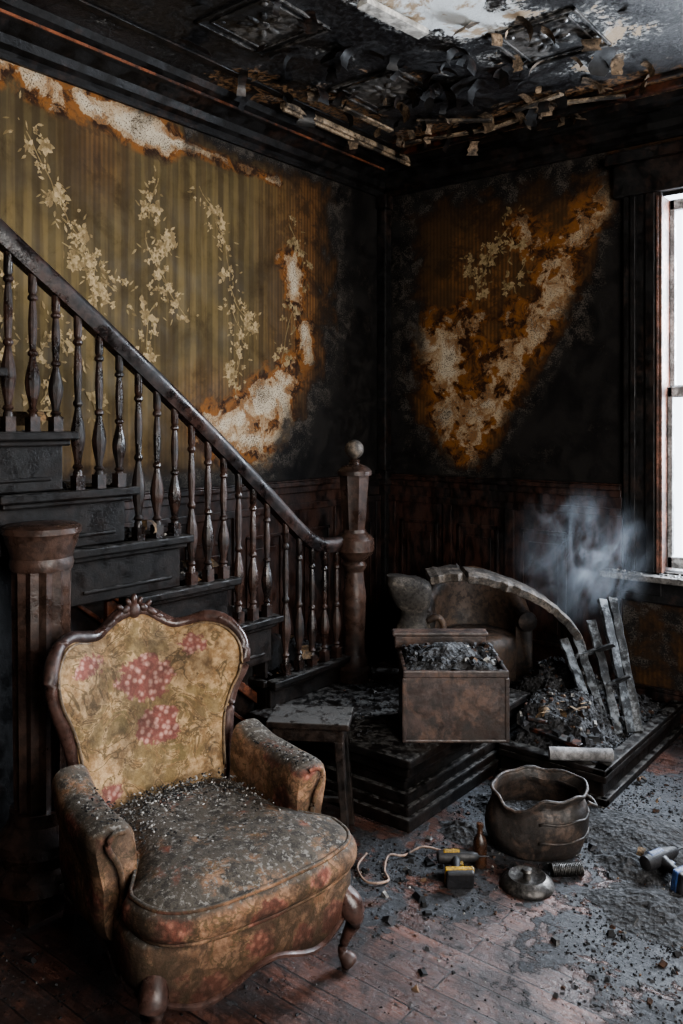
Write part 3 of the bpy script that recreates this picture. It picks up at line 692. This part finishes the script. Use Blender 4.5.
# ------------------------------------------------------------------ trunk
TR = empty('trunk', (1.365,-1.41,.28), (0,0,math.radians(38.7)))
TRM = m_simple('scorched_trunk_wood', (0.080,0.058,0.052), .42, soot=.7, scale=7, var=.5, local=True, rust=(.100,.064,.050))
mb = MB(); w, d, h = .205, .17, .29
mb.box((-w,-d,0),(w,d,h-.02))
mb.box((-w-.006,-d-.006,h-.03),(w+.006,-d+.012,h)); mb.box((-w-.006,d-.012,h-.03),(w+.006,d+.006,h)); mb.box((-w-.006,-d,h-.03),(-w+.012,d,h)); mb.box((w-.012,-d,h-.03),(w+.006,d,h))
mb.box((-w-.004,-d-.004,0),(w+.004,d+.004,.015))
for sx in (-1,1): mb.box((sx*w-.010,-d-.004,0),(sx*w+.010,-d+.01,h-.03))
mb.obj('body', TRM, TR, bevel=.006)
mb = MB(); mb.box((-w-.02,d-.03,h-.0),(w-.03,d+.03,h+.06)); mb.box((-w-.03,d-.04,h+.055),(w-.02,d+.04,h+.075))
mb.obj('collapsed_lid', TRM, TR, bevel=.008)
mb = MB(); mb.grid(lambda a, b: (-w+2*w*a, -d+(2*d-.04)*b, h-.02+.085*math.sin(math.pi*clamp(a*1.1))*math.sin(math.pi*clamp(b*.9+.05))+.03*nz(a*7,b*7)+.01*nz(a*25,b*25)), 36, 28)
mb.obj('ash_fill', ASH, TR)
pts = [(rnd.uniform(-.19,.19), rnd.uniform(-.16,.12), h+.025, rnd.choice([.008,.014,.02,.03])) for k in range(260)]
chips('trunk_cinders', pts, seed=8, parent=TR)

# ------------------------------------------------------------------ stool
SL = empty('wooden_stool', (1.12,-2.02,0), (0,0,math.radians(32)))
mb = MB()
mb.box((-.155,-.10,.425),(.155,.10,.45)); mb.box((-.135,-.082,.375),(.135,.082,.425))
for sx in (-1,1):
    for sy in (-1,1):
        x, y = sx*.115, sy*.065
        mb.add([(x-.018,y-.018,.38),(x+.018,y-.018,.38),(x+.018,y+.018,.38),(x-.018,y+.018,.38),(x+sx*.03-.014,y+sy*.02-.014,0),(x+sx*.03+.014,y+sy*.02-.014,0),(x+sx*.03+.014,y+sy*.02+.014,0),(x+sx*.03-.014,y+sy*.02+.014,0)], [(0,1,2,3),(4,7,6,5),(0,4,5,1),(1,5,6,2),(2,6,7,3),(3,7,4,0)])
mb.box((-.13,-.012,.12),(.13,.012,.14))
mb.obj('stool_frame', STOOLM, SL, bevel=.005)

# ------------------------------------------------------------------ burnt armchair hulk behind the trunk
BA = empty('burnt_armchair', (.93,-.44,.12), (0,0,math.radians(38)))
mb = MB()
vs = []; NA = 28; sec = [(0,0),(0,.92),(.01,1.0),(.035,1.04),(.07,1.0),(.08,.92),(.08,0)]
for i in range(NA+1):
    an = math.radians(-15+210*i/NA); hh = .38+.22*math.sin(math.pi*i/NA)**1.2+.015*nz(i*.5,1)
    for o, z in sec: r = .20+o; vs.append((r*math.cos(an)*1.12, r*math.sin(an)*.9, z*hh))
k = len(sec)
mb.add(vs, [(i*k+j,(i+1)*k+j,(i+1)*k+(j+1)%k,i*k+(j+1)%k) for i in range(NA) for j in range(k)]+[tuple(range(k)), tuple(NA*k+j for j in range(k))])
BRN = m_simple('burnt_leather', (0.095,0.060,0.040), .5, soot=.85, scale=7, local=True)
GRU = m_simple('ashen_upholstery', (0.16,0.138,0.115), .7, soot=.75, scale=11, local=True)
mb.obj('barrel_back', BRN, BA, smooth=True, auto=60)
mb = MB(); mb.lathe([(.18,.02),(.205,.06),(.21,.24),(.20,.29),(.15,.31),(.02,.315)], (0,-.0,0), 24, M=Matrix.Diagonal((1.1,.95,1,1))); mb.obj('seat', BRN, BA, smooth=True)
mb = MB()
for sx in (-1,1): mb.lathe([(.001,-.002),(.05,-.002),(.055,.02),(.05,.045),(.02,.05),(.001,.052)], (0,0,0), 16, M=Matrix.Translation((sx*.27,-.06,.38)) @ Matrix.Rotation(math.pi/2,4,'X'))
mb.obj('arm_scrolls', BRN, BA, smooth=True, auto=40)
mb = MB(); rings = []
for (z, rx, ry, dx) in ((.17,.085,.065,0),(.22,.095,.075,0),(.30,.100,.080,0),(.36,.092,.072,0),(.41,.072,.058,.005),(.45,.070,.055,.005),(.475,.095,.070,-.004),(.52,.112,.080,-.012),(.585,.122,.085,-.022),(.615,.114,.078,-.024),(.625,.07,.05,-.02)):
    ring = []
    for q in range(28):
        an = 2*math.pi*q/28
        cx = math.copysign(abs(math.cos(an))**.7, math.cos(an)); sy = math.copysign(abs(math.sin(an))**.7, math.sin(an))
        wob = 1+.07*nz(cx*2, sy*2, z*9)
        ring.append((-.345+dx+cx*rx*wob, -.13+sy*ry*wob, z-.10*(cx*rx) * clamp((z-.42)*8)*1.6+.012*nz(cx*3,sy*3,z*5)))
    rings.append(ring)
kk = 28; vs = [v for r in rings for v in r]
mb.add(vs, [(i*kk+j,i*kk+(j+1)%kk,(i+1)*kk+(j+1)%kk,(i+1)*kk+j) for i in range(len(rings)-1) for j in range(kk)]+[tuple(range(kk))[::-1], tuple((len(rings)-1)*kk+j for j in range(kk))])
mb.obj('padded_arm', GRU, BA, smooth=True, auto=70)
mb = MB(); mb.tube(catmull([(-.27,-.16,.40),(-.215,-.17,.42),(-.185,-.17,.37),(-.19,-.17,.26),(-.20,-.16,.18)],5), .018, 10); mb.obj('arm_support', BRN, BA, smooth=True)

# ------------------------------------------------------------------ fallen arch board
arch = catmull([(.94,-.92,.79),(1.07,-.83,.81),(1.19,-.74,.79),(1.33,-.63,.725),(1.44,-.55,.635),(1.52,-.50,.52),(1.545,-.49,.38),(1.55,-.49,.27)], 6)
mb = MB(); vs = []; n = len(arch)
side = Vector((.625,-.78,0))
for i, p in enumerate(arch):
    t = (arch[min(i+1,n-1)]-arch[max(i-1,0)]).normalized(); up = t.cross(side); up = up if up.z > 0 or up.x > 0 else -up
    ww = .125+.035*nz(i*.9,2)
    for a, b in ((-ww,-.024),(ww,-.024),(ww,.012),(ww*.7,.022),(-ww*.7,.022),(-ww,.012)): vs.append(p+side*a+up*(b+.007*nz(i*.8,a*9)))
mb.add(vs, [(i*6+j,(i+1)*6+j,(i+1)*6+(j+1)%6,i*6+(j+1)%6) for i in range(n-1) for j in range(6)]+[tuple(range(6)), tuple((n-1)*6+j for j in range(6))])
mb.obj('fallen_arched_moulding', m_simple('scorched_arch_wood', (0.135,0.112,0.092), .6, soot=.8, scale=16, bump=.9), bevel=.003)

# planks
PKE = empty('charred_planks')
def plank(p0, p1, w, th, name, tw=0.0):
    p0, p1 = Vector(p0), Vector(p1); L = (p1-p0).length; z = (p1-p0).normalized()
    x = Vector((.78,.625,0)); x = (x-z*x.dot(z)).normalized(); x = Matrix.Rotation(tw,3,z) @ x; y = z.cross(x)
    M = Matrix(((x.x,y.x,z.x,p0.x),(x.y,y.y,z.y,p0.y),(x.z,y.z,z.z,p0.z),(0,0,0,1)))
    mb = MB(); n = 14; vs = []
    for i in range(n+1):
        t = i/n; ww = w*(1+.18*nz(t*6,p0.x*9)); bow = .012*math.sin(t*3+p0.x*5)
        for a, b in ((-1,-1),(1,-1),(1,1),(-1,1)):
            e = .03*nz(p0.x*20+a*3,t+b) if i == n else 0
            vs.append((a*ww/2+.006*nz(t*9,a*3,p0.x*4), b*th/2+bow, t*L+e))
    mb.add(vs, [(i*4+j,(i+1)*4+j,(i+1)*4+(j+1)%4,i*4+(j+1)%4) for i in range(n) for j in range(4)]+[(0,1,2,3),(n*4+3,n*4+2,n*4+1,n*4)], M)
    mb.obj(name, GREYP, PKE, bevel=.003)
plank((1.755,-.775,.15),(1.515,-.62,.51),.048,.018,'board_1',.3)
plank((1.785,-.735,.15),(1.570,-.58,.53),.040,.02,'board_2',-.2)
plank((1.820,-.70,.15),(1.620,-.53,.60),.042,.018,'board_3',.1)
plank((1.855,-.65,.15),(1.655,-.48,.70),.046,.02,'board_4',.35)
plank((1.880,-.61,.15),(1.695,-.44,.70),.040,.018,'board_5',-.1)
plank((1.56,-.66,.42),(1.74,-.56,.52),.025,.014,'cross_slat',.1)
plank((1.62,-.68,.27),(1.83,-.60,.40),.022,.014,'cross_slat_2',.1)

mb = MB(); M = Matrix.Translation((1.80,-1.085,.175)) @ Matrix.Rotation(math.radians(38.7-4),4,'Z') @ Matrix.Rotation(math.pi/2,4,'Y')
mb.lathe([(.018,-.13),(.026,-.13),(.027,-.12),(.026,.12),(.026,.13),(.018,.13)], (0,0,0), 24, M=M)
mb.obj('cardboard_tube', m_simple('sooty_cardboard', (0.30,0.29,0.29), .7, soot=.4), smooth=True, auto=40)

# ------------------------------------------------------------------ one big damaged bucket (wide, torn rim, iron bands), sunk crooked in the ash
POTM = m_simple('blackened_iron', (0.040,0.032,0.028), .55, metal=.1, soot=.8, scale=10, local=True, rust=(.075,.052,.040))
BK_ = empty('damaged_bucket', (1.822,-1.565,-.006), (math.radians(5),math.radians(5),math.radians(38.7)))
def bk(th, b, off=0.0):
    c, s_ = math.cos(th), math.sin(th)
    right = clamp(.5+.7*c)
    belly = .018*math.sin(math.pi*min(1, b*1.25)) - (.022*clamp(1-abs(b-.86)/.10))*right
    r = 1+ .05*nz(c*1.5, s_*1.5, b*2)
    x = c*(.165+belly+off)*r; y = s_*(.120+belly+off)*r
    if c < 0: x -= .012*b
    top = .225 + .012*c + .022*nz(c*2.2, s_*2.2, 4) - .050*clamp(1-abs(math.atan2(s_, c)+2.2)/.55) - .020*clamp(-c)
    return (x, y, .010+b*top)
mb = MB()
mb.grid(lambda a, b: bk(2*math.pi*a, b), 72, 18); mb.obj('shell', POTM, BK_, smooth=True, solid=.007)
mb = MB(); kk = 40
mb.add([(.155*math.cos(2*math.pi*i/kk), .112*math.sin(2*math.pi*i/kk), .012) for i in range(kk)]+[(.155*math.cos(2*math.pi*i/kk), .112*math.sin(2*math.pi*i/kk), .020) for i in range(kk)],
       [tuple(range(kk))[::-1], tuple(range(kk, 2*kk))]+[(i,(i+1)%kk,kk+(i+1)%kk,kk+i) for i in range(kk)]); mb.obj('base', POTM, BK_)
mb = MB()
mb.tube([bk(2*math.pi*i/60, 1.0, .002) for i in range(60)], .0065, 8, closed=True)
mb.tube([bk(-1.7+3.6*i/40, .36, .004) for i in range(41)], .005, 8); mb.tube([bk(-1.7+3.6*i/40, .66, .004) for i in range(41)], .005, 8)
mb.tube([bk(-1.7+3.6*i/40, .86, .003) for i in range(41)], .004, 8)
mb.obj('iron_bands', POTM, BK_, smooth=True)
mb = MB(); mb.tube(catmull([(.165,-.03,.20),(.198,-.025,.185),(.205,0,.178),(.198,.025,.185),(.165,.03,.20)],4), .006, 8); mb.obj('lug_handle', POTM, BK_, smooth=True)
mb = MB(); mb.grid(lambda a, b: (.145*b*math.cos(6.2832*a), .10*b*math.sin(6.2832*a), .12+.03*(1-b)+.02*nz(a*6,b*4)), 36, 8); mb.obj('ash_fill', ASH, BK_)

LD = empty('metal_lid', (1.925,-1.84,0), (0,0,.4))
LDM = m_simple('tarnished_steel', (0.20,0.19,0.18), .38, metal=.8, soot=.65, scale=16, local=True)
mb = MB(); mb.lathe([(.088,0),(.09,.006),(.086,.016),(.070,.030),(.062,.036),(.050,.028),(.03,.024),(.014,.026),(.012,.042),(.02,.050),(.016,.058),(.002,.06)], (0,0,0), 36); mb.obj('dome', LDM, LD, smooth=True, auto=50)
mb = MB(); mb.tube([( -.055+.11*t/180, .020*math.cos(t*.6), .024+.020*math.sin(t*.6)) for t in range(181)], .0036, 6)
mb.obj('coil_spring', m_simple('spring_steel', (0.11,0.105,0.10), .4, metal=.8, soot=.5), smooth=True, loc=(2.005,-1.70,0), rot=(0,0,.75))
def drill(name, loc, rot, col, colname, s=.8):
    D = empty(name, loc, rot); D.scale = (s,s,s)
    CM = m_simple(colname, col, .4, soot=.65, scale=30, local=True); BK = m_simple(colname+'_black_rubber', (0.020,0.020,0.023), .5, local=True)
    mb = MB(); mb.box((-.055,-.035,0),(.055,.035,.032)); mb.obj('battery', BK, D, bevel=.007)
    mb = MB(); mb.box((-.058,-.037,.018),(.058,.037,.042)); mb.obj('battery_shoe', CM, D, bevel=.006)
    mb = MB(); mb.tube(catmull([(-.012,0,.03),(-.008,0,.06),(-.004,0,.09),(.0,0,.115)],4), [.018,.017,.016,.016,.016,.016,.016,.017,.018,.019,.02,.021,.022], 12, up=Vector((0,1,0))); mb.obj('grip', BK, D, smooth=True)
    mb = MB(); mb.lathe([(.012,-.075),(.024,-.07),(.028,-.04),(.028,.03),(.024,.05)], (0,0,0), 18, M=Matrix.Translation((0,0,.135)) @ Matrix.Rotation(math.pi/2,4,'Y')); mb.obj('motor_housing', BK, D, smooth=True, auto=50)
    mb = MB(); mb.box((-.05,-.029,.125),(.02,.029,.15)); mb.obj('housing_band', CM, D, bevel=.006)
    mb = MB(); mb.lathe([(.022,.05),(.021,.07),(.014,.092),(.008,.095),(.003,.10),(.003,.14)], (0,0,0), 16, M=Matrix.Translation((0,0,.135)) @ Matrix.Rotation(math.pi/2,4,'Y')); mb.obj('chuck', BK, D, smooth=True, auto=50)
    mb = MB(); mb.box((.012,-.006,.085),(.026,.006,.105)); mb.obj('trigger', CM, D, bevel=.002)
    return D
drill('power_drill', (1.765,-2.005,.030), (math.radians(-78),0,math.radians(40)), (.50,.30,.02), 'yellow_plastic', .85)
drill('power_drill.001', (2.37,-1.53,.034), (math.radians(-82),0,math.radians(70)), (.03,.07,.20), 'blue_plastic', 1.0)
mb = MB(); mb.lathe([(.022,0),(.024,.004),(.024,.085),(.020,.10),(.010,.112),(.009,.135),(.012,.136),(.012,.15),(.002,.151)], (0,0,0), 18); mb.obj('brown_bottle', m_simple('brown_bottle_glass', (0.07,0.032,0.017), .2, soot=.6, local=True), smooth=True, auto=50, loc=(1.74,-1.83,0))
mb = MB(); mb.tube(catmull([(1.66,-1.90,.012),(1.63,-1.86,.02),(1.58,-1.84,.008),(1.53,-1.88,.02),(1.50,-1.95,.008),(1.47,-2.00,.02),(1.50,-2.07,.008),(1.55,-2.12,.008),(1.50,-2.17,.008),(1.42,-2.12,.01),(1.40,-2.04,.02)],6), .0042, 8)
mb.obj('electrical_cord', m_simple('old_cord', (0.38,0.26,0.20), .5, soot=.4), smooth=True)

# ------------------------------------------------------------------ ARMCHAIR
AC = empty('armchair', (1.318,-2.765,0), (0,0,math.radians(77.5)))
FB = m_fabric('armchair_back_brocade', 'back'); FA = m_fabric('armchair_brocade', 'arm'); FS = m_fabric('armchair_seat_brocade', 'seat')
def outline_seat(s=1.0):
    pts = [(-.25,.33),(.25,.33),(.285,.1),(.30,-.05),(.325,-.17),(.335,-.28),(.29,-.345),(.15,-.375),(0,-.39),(-.15,-.375),(-.29,-.345),(-.335,-.28),(-.325,-.17),(-.30,-.05),(-.285,.1)]
    return [(p.x*s, p.y*s) for p in catmull([(a,b,0) for a,b in pts], 6, closed=True)]
def loft(name, rings, mat, parent, cap=True, **kw):
    mb = MB(); k = len(rings[0]); vs = [v for r in rings for v in r]
    fs = [(i*k+j,i*k+(j+1)%k,(i+1)*k+(j+1)%k,(i+1)*k+j) for i in range(len(rings)-1) for j in range(k)]
    fs += [tuple(range(k))[::-1], tuple((len(rings)-1)*k+j for j in range(k))]
    mb.add(vs, fs); return mb.obj(name, mat, parent, smooth=True, auto=60, **kw)
def fz(x, y, z): return z+(.025*math.cos(x*18) if y < -.2 else 0)
rings = []
for s, z in ((.94,.145),(.98,.155),(1.0,.20),(1.01,.25),(1.0,.29),(.96,.305)):
    rings.append([(x, y, fz(x, y, z) if z < .18 else z) for x, y in outline_seat(s)])
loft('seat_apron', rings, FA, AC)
rings = []
for s, dz in ((.965,-.006),(.995,-.003),(1.0,.006),(.98,.012)):
    rings.append([(x, y, fz(x, y, .143)+dz) for x, y in outline_seat(s)])
loft('apron_rail', rings, FRAMEW, AC)
def cush(a, b):
    th = 2*math.pi*a; ph = math.pi*(b-.5)
    e = .32
    cx = math.copysign(abs(math.cos(th))**e, math.cos(th)); sy = math.copysign(abs(math.sin(th))**e, math.sin(th))
    cp = abs(math.cos(ph))**.38; sp = math.copysign(abs(math.sin(ph))**.9, math.sin(ph))
    x, y = cx*cp, sy*cp
    yl = y*.315-.085
    wx = .235+.105*clamp((-yl-.13)/.10)
    crown = .022*(1-min(1,(x*x+y*y)))
    yy = yl - (.045*(1-x*x) if y < 0 else 0)*abs(y)
    dent = -.025*math.exp(-(x*x+y*y)/.25) if sp > 0 else 0
    return (x*wx, yy, .348+sp*(.068+crown)+dent+.004*nz(x*4,y*4))
mb = MB(); mb.grid(cush, 120, 24); mb.obj('seat_cushion', FS, AC, smooth=True)
mb = MB(); mb.tube([cush(i/80,.68) for i in range(80)], .0065, 8, closed=True); mb.tube([cush(i/80,.32) for i in range(80)], .0065, 8, closed=True); mb.obj('cushion_piping', FA, AC, smooth=True)
KX = .92
half = [(0,.925),(.05,.918),(.095,.893),(.145,.868),(.20,.872),(.26,.885),(.315,.872),(.352,.830),(.362,.775),(.350,.715),(.322,.655),(.300,.59),(.288,.52),(.280,.44),(.272,.34),(.262,.25)]
hl = catmull([(x*KX,0,z) for x,z in half], 5)
outl = hl + [Vector((-p.x,0,p.z)) for p in reversed(hl)][:-1]
def ybk(x, z):
    return .30 + .14*clamp((z-.25)/.65) - .15*(abs(x)/.34)**2.2*clamp((z-.2)/.2)
C = Vector((0,0,.58))
def backsurf(bulge, off, s_list, name, mat):
    mb = MB(); k = len(outl); vs = []
    for s in s_list:
        for p in outl:
            q = C+(p-C)*s*.985
            tuft = bulge*(1-s**5)
            vs.append((q.x, ybk(q.x,q.z)+off-tuft, q.z))
    fs = [(i*k+j,i*k+(j+1)%k,(i+1)*k+(j+1)%k,(i+1)*k+j) for i in range(len(s_list)-1) for j in range(k)]
    vs.append((C.x, ybk(0,C.z)+off-bulge, C.z)); ce = len(vs)-1
    fs += [(j,ce,(j+1)%k) for j in range(k)]
    mb.add(vs, fs); return mb.obj(name, mat, AC, smooth=True)
SLIST = [.12,.25,.4,.55,.7,.8,.88,.94,.98,1.0]
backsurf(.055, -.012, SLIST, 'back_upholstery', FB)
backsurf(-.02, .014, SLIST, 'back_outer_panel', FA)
fr = [Vector((p.x, ybk(p.x,p.z), p.z)) for p in [Vector((-q.x,0,q.z)) for q in reversed(hl)][:-1]+list(hl)]
m = len(fr)
mb = MB(); mb.tube(fr, [.019+.004*math.sin(i*.2)**2 for i in range(m)], 12)
mb.obj('carved_back_frame', FRAMEW, AC, smooth=True)
mb = MB(); mb.tube([p+Vector((0,-.016,0))+(C-Vector((p.x,0,p.z))).normalized()*.022 for p in fr[8:-8]], .005, 6)
mb.obj('gimp_braid', m_simple('gilt_braid', (0.20,0.13,0.07), .5, local=True), AC, smooth=True)
mb = MB(); yc = ybk(0,.9)
def blobm(x, z, r, sx=1, sz=1, rot=0, dy=0):
    M = Matrix.Translation((x, ybk(x,z)-.012+dy, z)) @ Matrix.Rotation(rot,4,'Y') @ Matrix.Diagonal((sx,.8,sz,1))
    mb.lathe([(r*math.sin(math.pi*t/8), -r*math.cos(math.pi*t/8)) for t in range(1,8)], (0,0,0), 10, M=M)
blobm(0,.928,.024,1,1.2)
for sx in (-1,1):
    blobm(sx*.032,.935,.018,1.1,.8,sx*.5); blobm(sx*.062,.917,.018,1.5,.7,sx*.6); blobm(sx*.090,.898,.016,1.6,.7,sx*.6); blobm(sx*.120,.880,.013,1.7,.7,sx*.4); blobm(sx*.02,.958,.012,.8,1.3,sx*.5); blobm(sx*.05,.945,.012,.8,1.3,sx*.9)
    blobm(sx*.28,.884,.014,1.6,.7,-sx*.1)
blobm(0,.965,.015,.8,1.4)
mb.obj('crest_carving', FRAMEW, AC, smooth=True)
for sx, nm in ((-1,'arm_left'),(1,'arm_right')):
    rings = []
    for t in [i/14 for i in range(15)]:
        y = .20-.35*t
        top = interp(t, [(0,.56),(.25,.53),(.6,.52),(.9,.52),(1,.51)])
        xo = .285+.02*math.sin(t*2.2); hw = .050+.006*t
        ring = []
        for q in range(24):
            an = 2*math.pi*q/24
            cx = math.copysign(abs(math.cos(an))**.6, math.cos(an)); sn = math.copysign(abs(math.sin(an))**.5, math.sin(an))
            zc = (top+.22)/2; hz = (top-.22)/2
            flare = .026*clamp((sn-.1)*1.4)
            shrink = 1.0 if t < .97 else .82
            ring.append((sx*(xo+cx*(hw+flare*.6)*shrink+flare*.6), y, zc+sn*hz*(1 if t<.97 else .95)))
        rings.append(ring)
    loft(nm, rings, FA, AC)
    mb = MB(); mb.tube(catmull([(sx*.315,-.150,.26),(sx*.300,-.160,.34),(sx*.312,-.165,.42),(sx*.342,-.165,.48),(sx*.325,-.165,.508),(sx*.295,-.16,.505)],6), .008, 10)
    mb.obj(nm+'_facing', FA, AC, smooth=True)
    mb = MB(); mb.tube(catmull([(sx*.285,-.315,.225),(sx*.305,-.345,.18),(sx*.312,-.352,.14),(sx*.298,-.335,.09),(sx*.290,-.325,.05),(sx*.300,-.34,.025),(sx*.306,-.35,.012)],4),
        [.028,.030,.033,.036,.037,.036,.033,.029,.025,.022,.019,.017,.015,.014,.013,.013,.014,.016,.019,.022,.024,.024,.022,.019,.014], 12)
    mb.obj('front_leg_'+nm[4:], FRAMEW, AC, smooth=True)
    mb = MB(); mb.tube([(sx*.24,.30,.24),(sx*.245,.31,.15),(sx*.25,.335,.07),(sx*.255,.36,0)], [.024,.022,.019,.017], 8, up=Vector((0,1,0)))
    mb.obj('back_leg_'+nm[4:], FRAMEW, AC, smooth=True)
pts = []
for k in range(2600):
    x, y = rnd.gauss(0,.11), rnd.gauss(.06,.095)
    if abs(x) > .22 or y < -.36 or y > .22: continue
    zz = .348+.068+.022*(1-min(1,(x/.245)**2+((y+.085)/.315)**2))-.025*math.exp(-((x/.245)**2+((y+.085)/.315)**2)/.25)
    pts.append((x, y, zz-.003, rnd.choice([.003,.003,.004,.006,.009])))
for k in range(250):
    x, y = rnd.uniform(-.22,.22), rnd.uniform(-.35,.1)
    pts.append((x, y, .41, rnd.choice([.003,.003,.004])))
chips('seat_debris', pts, pal=[((.42,.41,.39),2.0),((.16,.16,.155),3),((.02,.02,.02),5)], seed=21, parent=AC)
pts = [(sx*.305+rnd.uniform(-.04,.04), rnd.uniform(-.13,.18), .522, rnd.choice([.003,.005,.008])) for sx in (-1,1) for k in range(120)]
chips('arm_debris', pts, pal=[((.35,.34,.32),1),((.02,.02,.02),4)], seed=22, parent=AC)

# ------------------------------------------------------------------ smoke
b = NB('smoke_volume'); t = b.t; t.nodes.remove(b.b)
o = b.obj(); x, y, z = b.xyz(o)
r = b.math('SQRT', b.math('ADD', b.math('ADD', b.math('MULTIPLY', x, x), b.math('MULTIPLY', y, y)), b.math('MULTIPLY', z, z)))
fall = b.ss(r, 1.0, .10)
ns = b.noise(b.n('ShaderNodeMapping', {'Vector': o, 'Scale': (1.3,1.3,.8)}).outputs[0], 1.5, 5, .58, 2.2)
den = b.math('MULTIPLY', b.math('MULTIPLY', fall, b.ss(ns, .46, .64)), 4.0)
vol = b.n('ShaderNodeVolumePrincipled', {'Color': (.70,.77,.86,1), 'Density': den, 'Anisotropy': .2})
t.links.new(vol.outputs[0], b.out.inputs['Volume'])
mb = MB(); mb.lathe([(math.sin(math.pi*k/16), -math.cos(math.pi*k/16)) for k in range(1,16)], (0,0,0), 24)
sm = mb.obj('smoke_plume', b.m, loc=(1.50,-.42,.88), rot=(0,.25,.4)); sm.scale = (.40,.26,.42)

# ------------------------------------------------------------------ light
w = bpy.data.worlds.new('overcast_sky'); sc.world = w; w.use_nodes = True
bg = w.node_tree.nodes['Background']; bg.inputs[0].default_value = (.82,.89,1,1); bg.inputs[1].default_value = 4.2
def area(name, loc, target, sx, sy, power, col):
    l = bpy.data.lights.new(name, 'AREA'); l.shape = 'RECTANGLE'; l.size = sx; l.size_y = sy; l.energy = power; l.color = col
    ob = bpy.data.objects.new(name, l); COL.objects.link(ob); ob.location = loc
    d = Vector(target)-Vector(loc); ob.rotation_euler = d.to_track_quat('-Z','Z').to_euler(); return ob
area('daylight_window_1', (2.55,.75,2.1), (1.9,-1.2,.6), 1.3, 2.0, 370, (.82,.90,1))
area('added_fill_light', (XE+.35,-3.4,1.95), (.6,-2.2,1.2), 2.6, 2.0, 265, (1,.93,.84))  # fill light added behind the camera for the left wall and armchair
try: sc.view_settings.look = 'AgX - Medium High Contrast'
except Exception as e: print(e)

# ------------------------------------------------------------------ camera
cam = bpy.data.cameras.new('camera'); co = bpy.data.objects.new('camera', cam); COL.objects.link(co)
co.location = (3.162,-4.383,1.55); co.rotation_euler = (math.radians(90),0,math.radians(38.7))
cam.sensor_fit = 'AUTO'; cam.sensor_width = 36; cam.lens = 28.83; cam.shift_y = -.085; cam.clip_start = .05
sc.camera = co
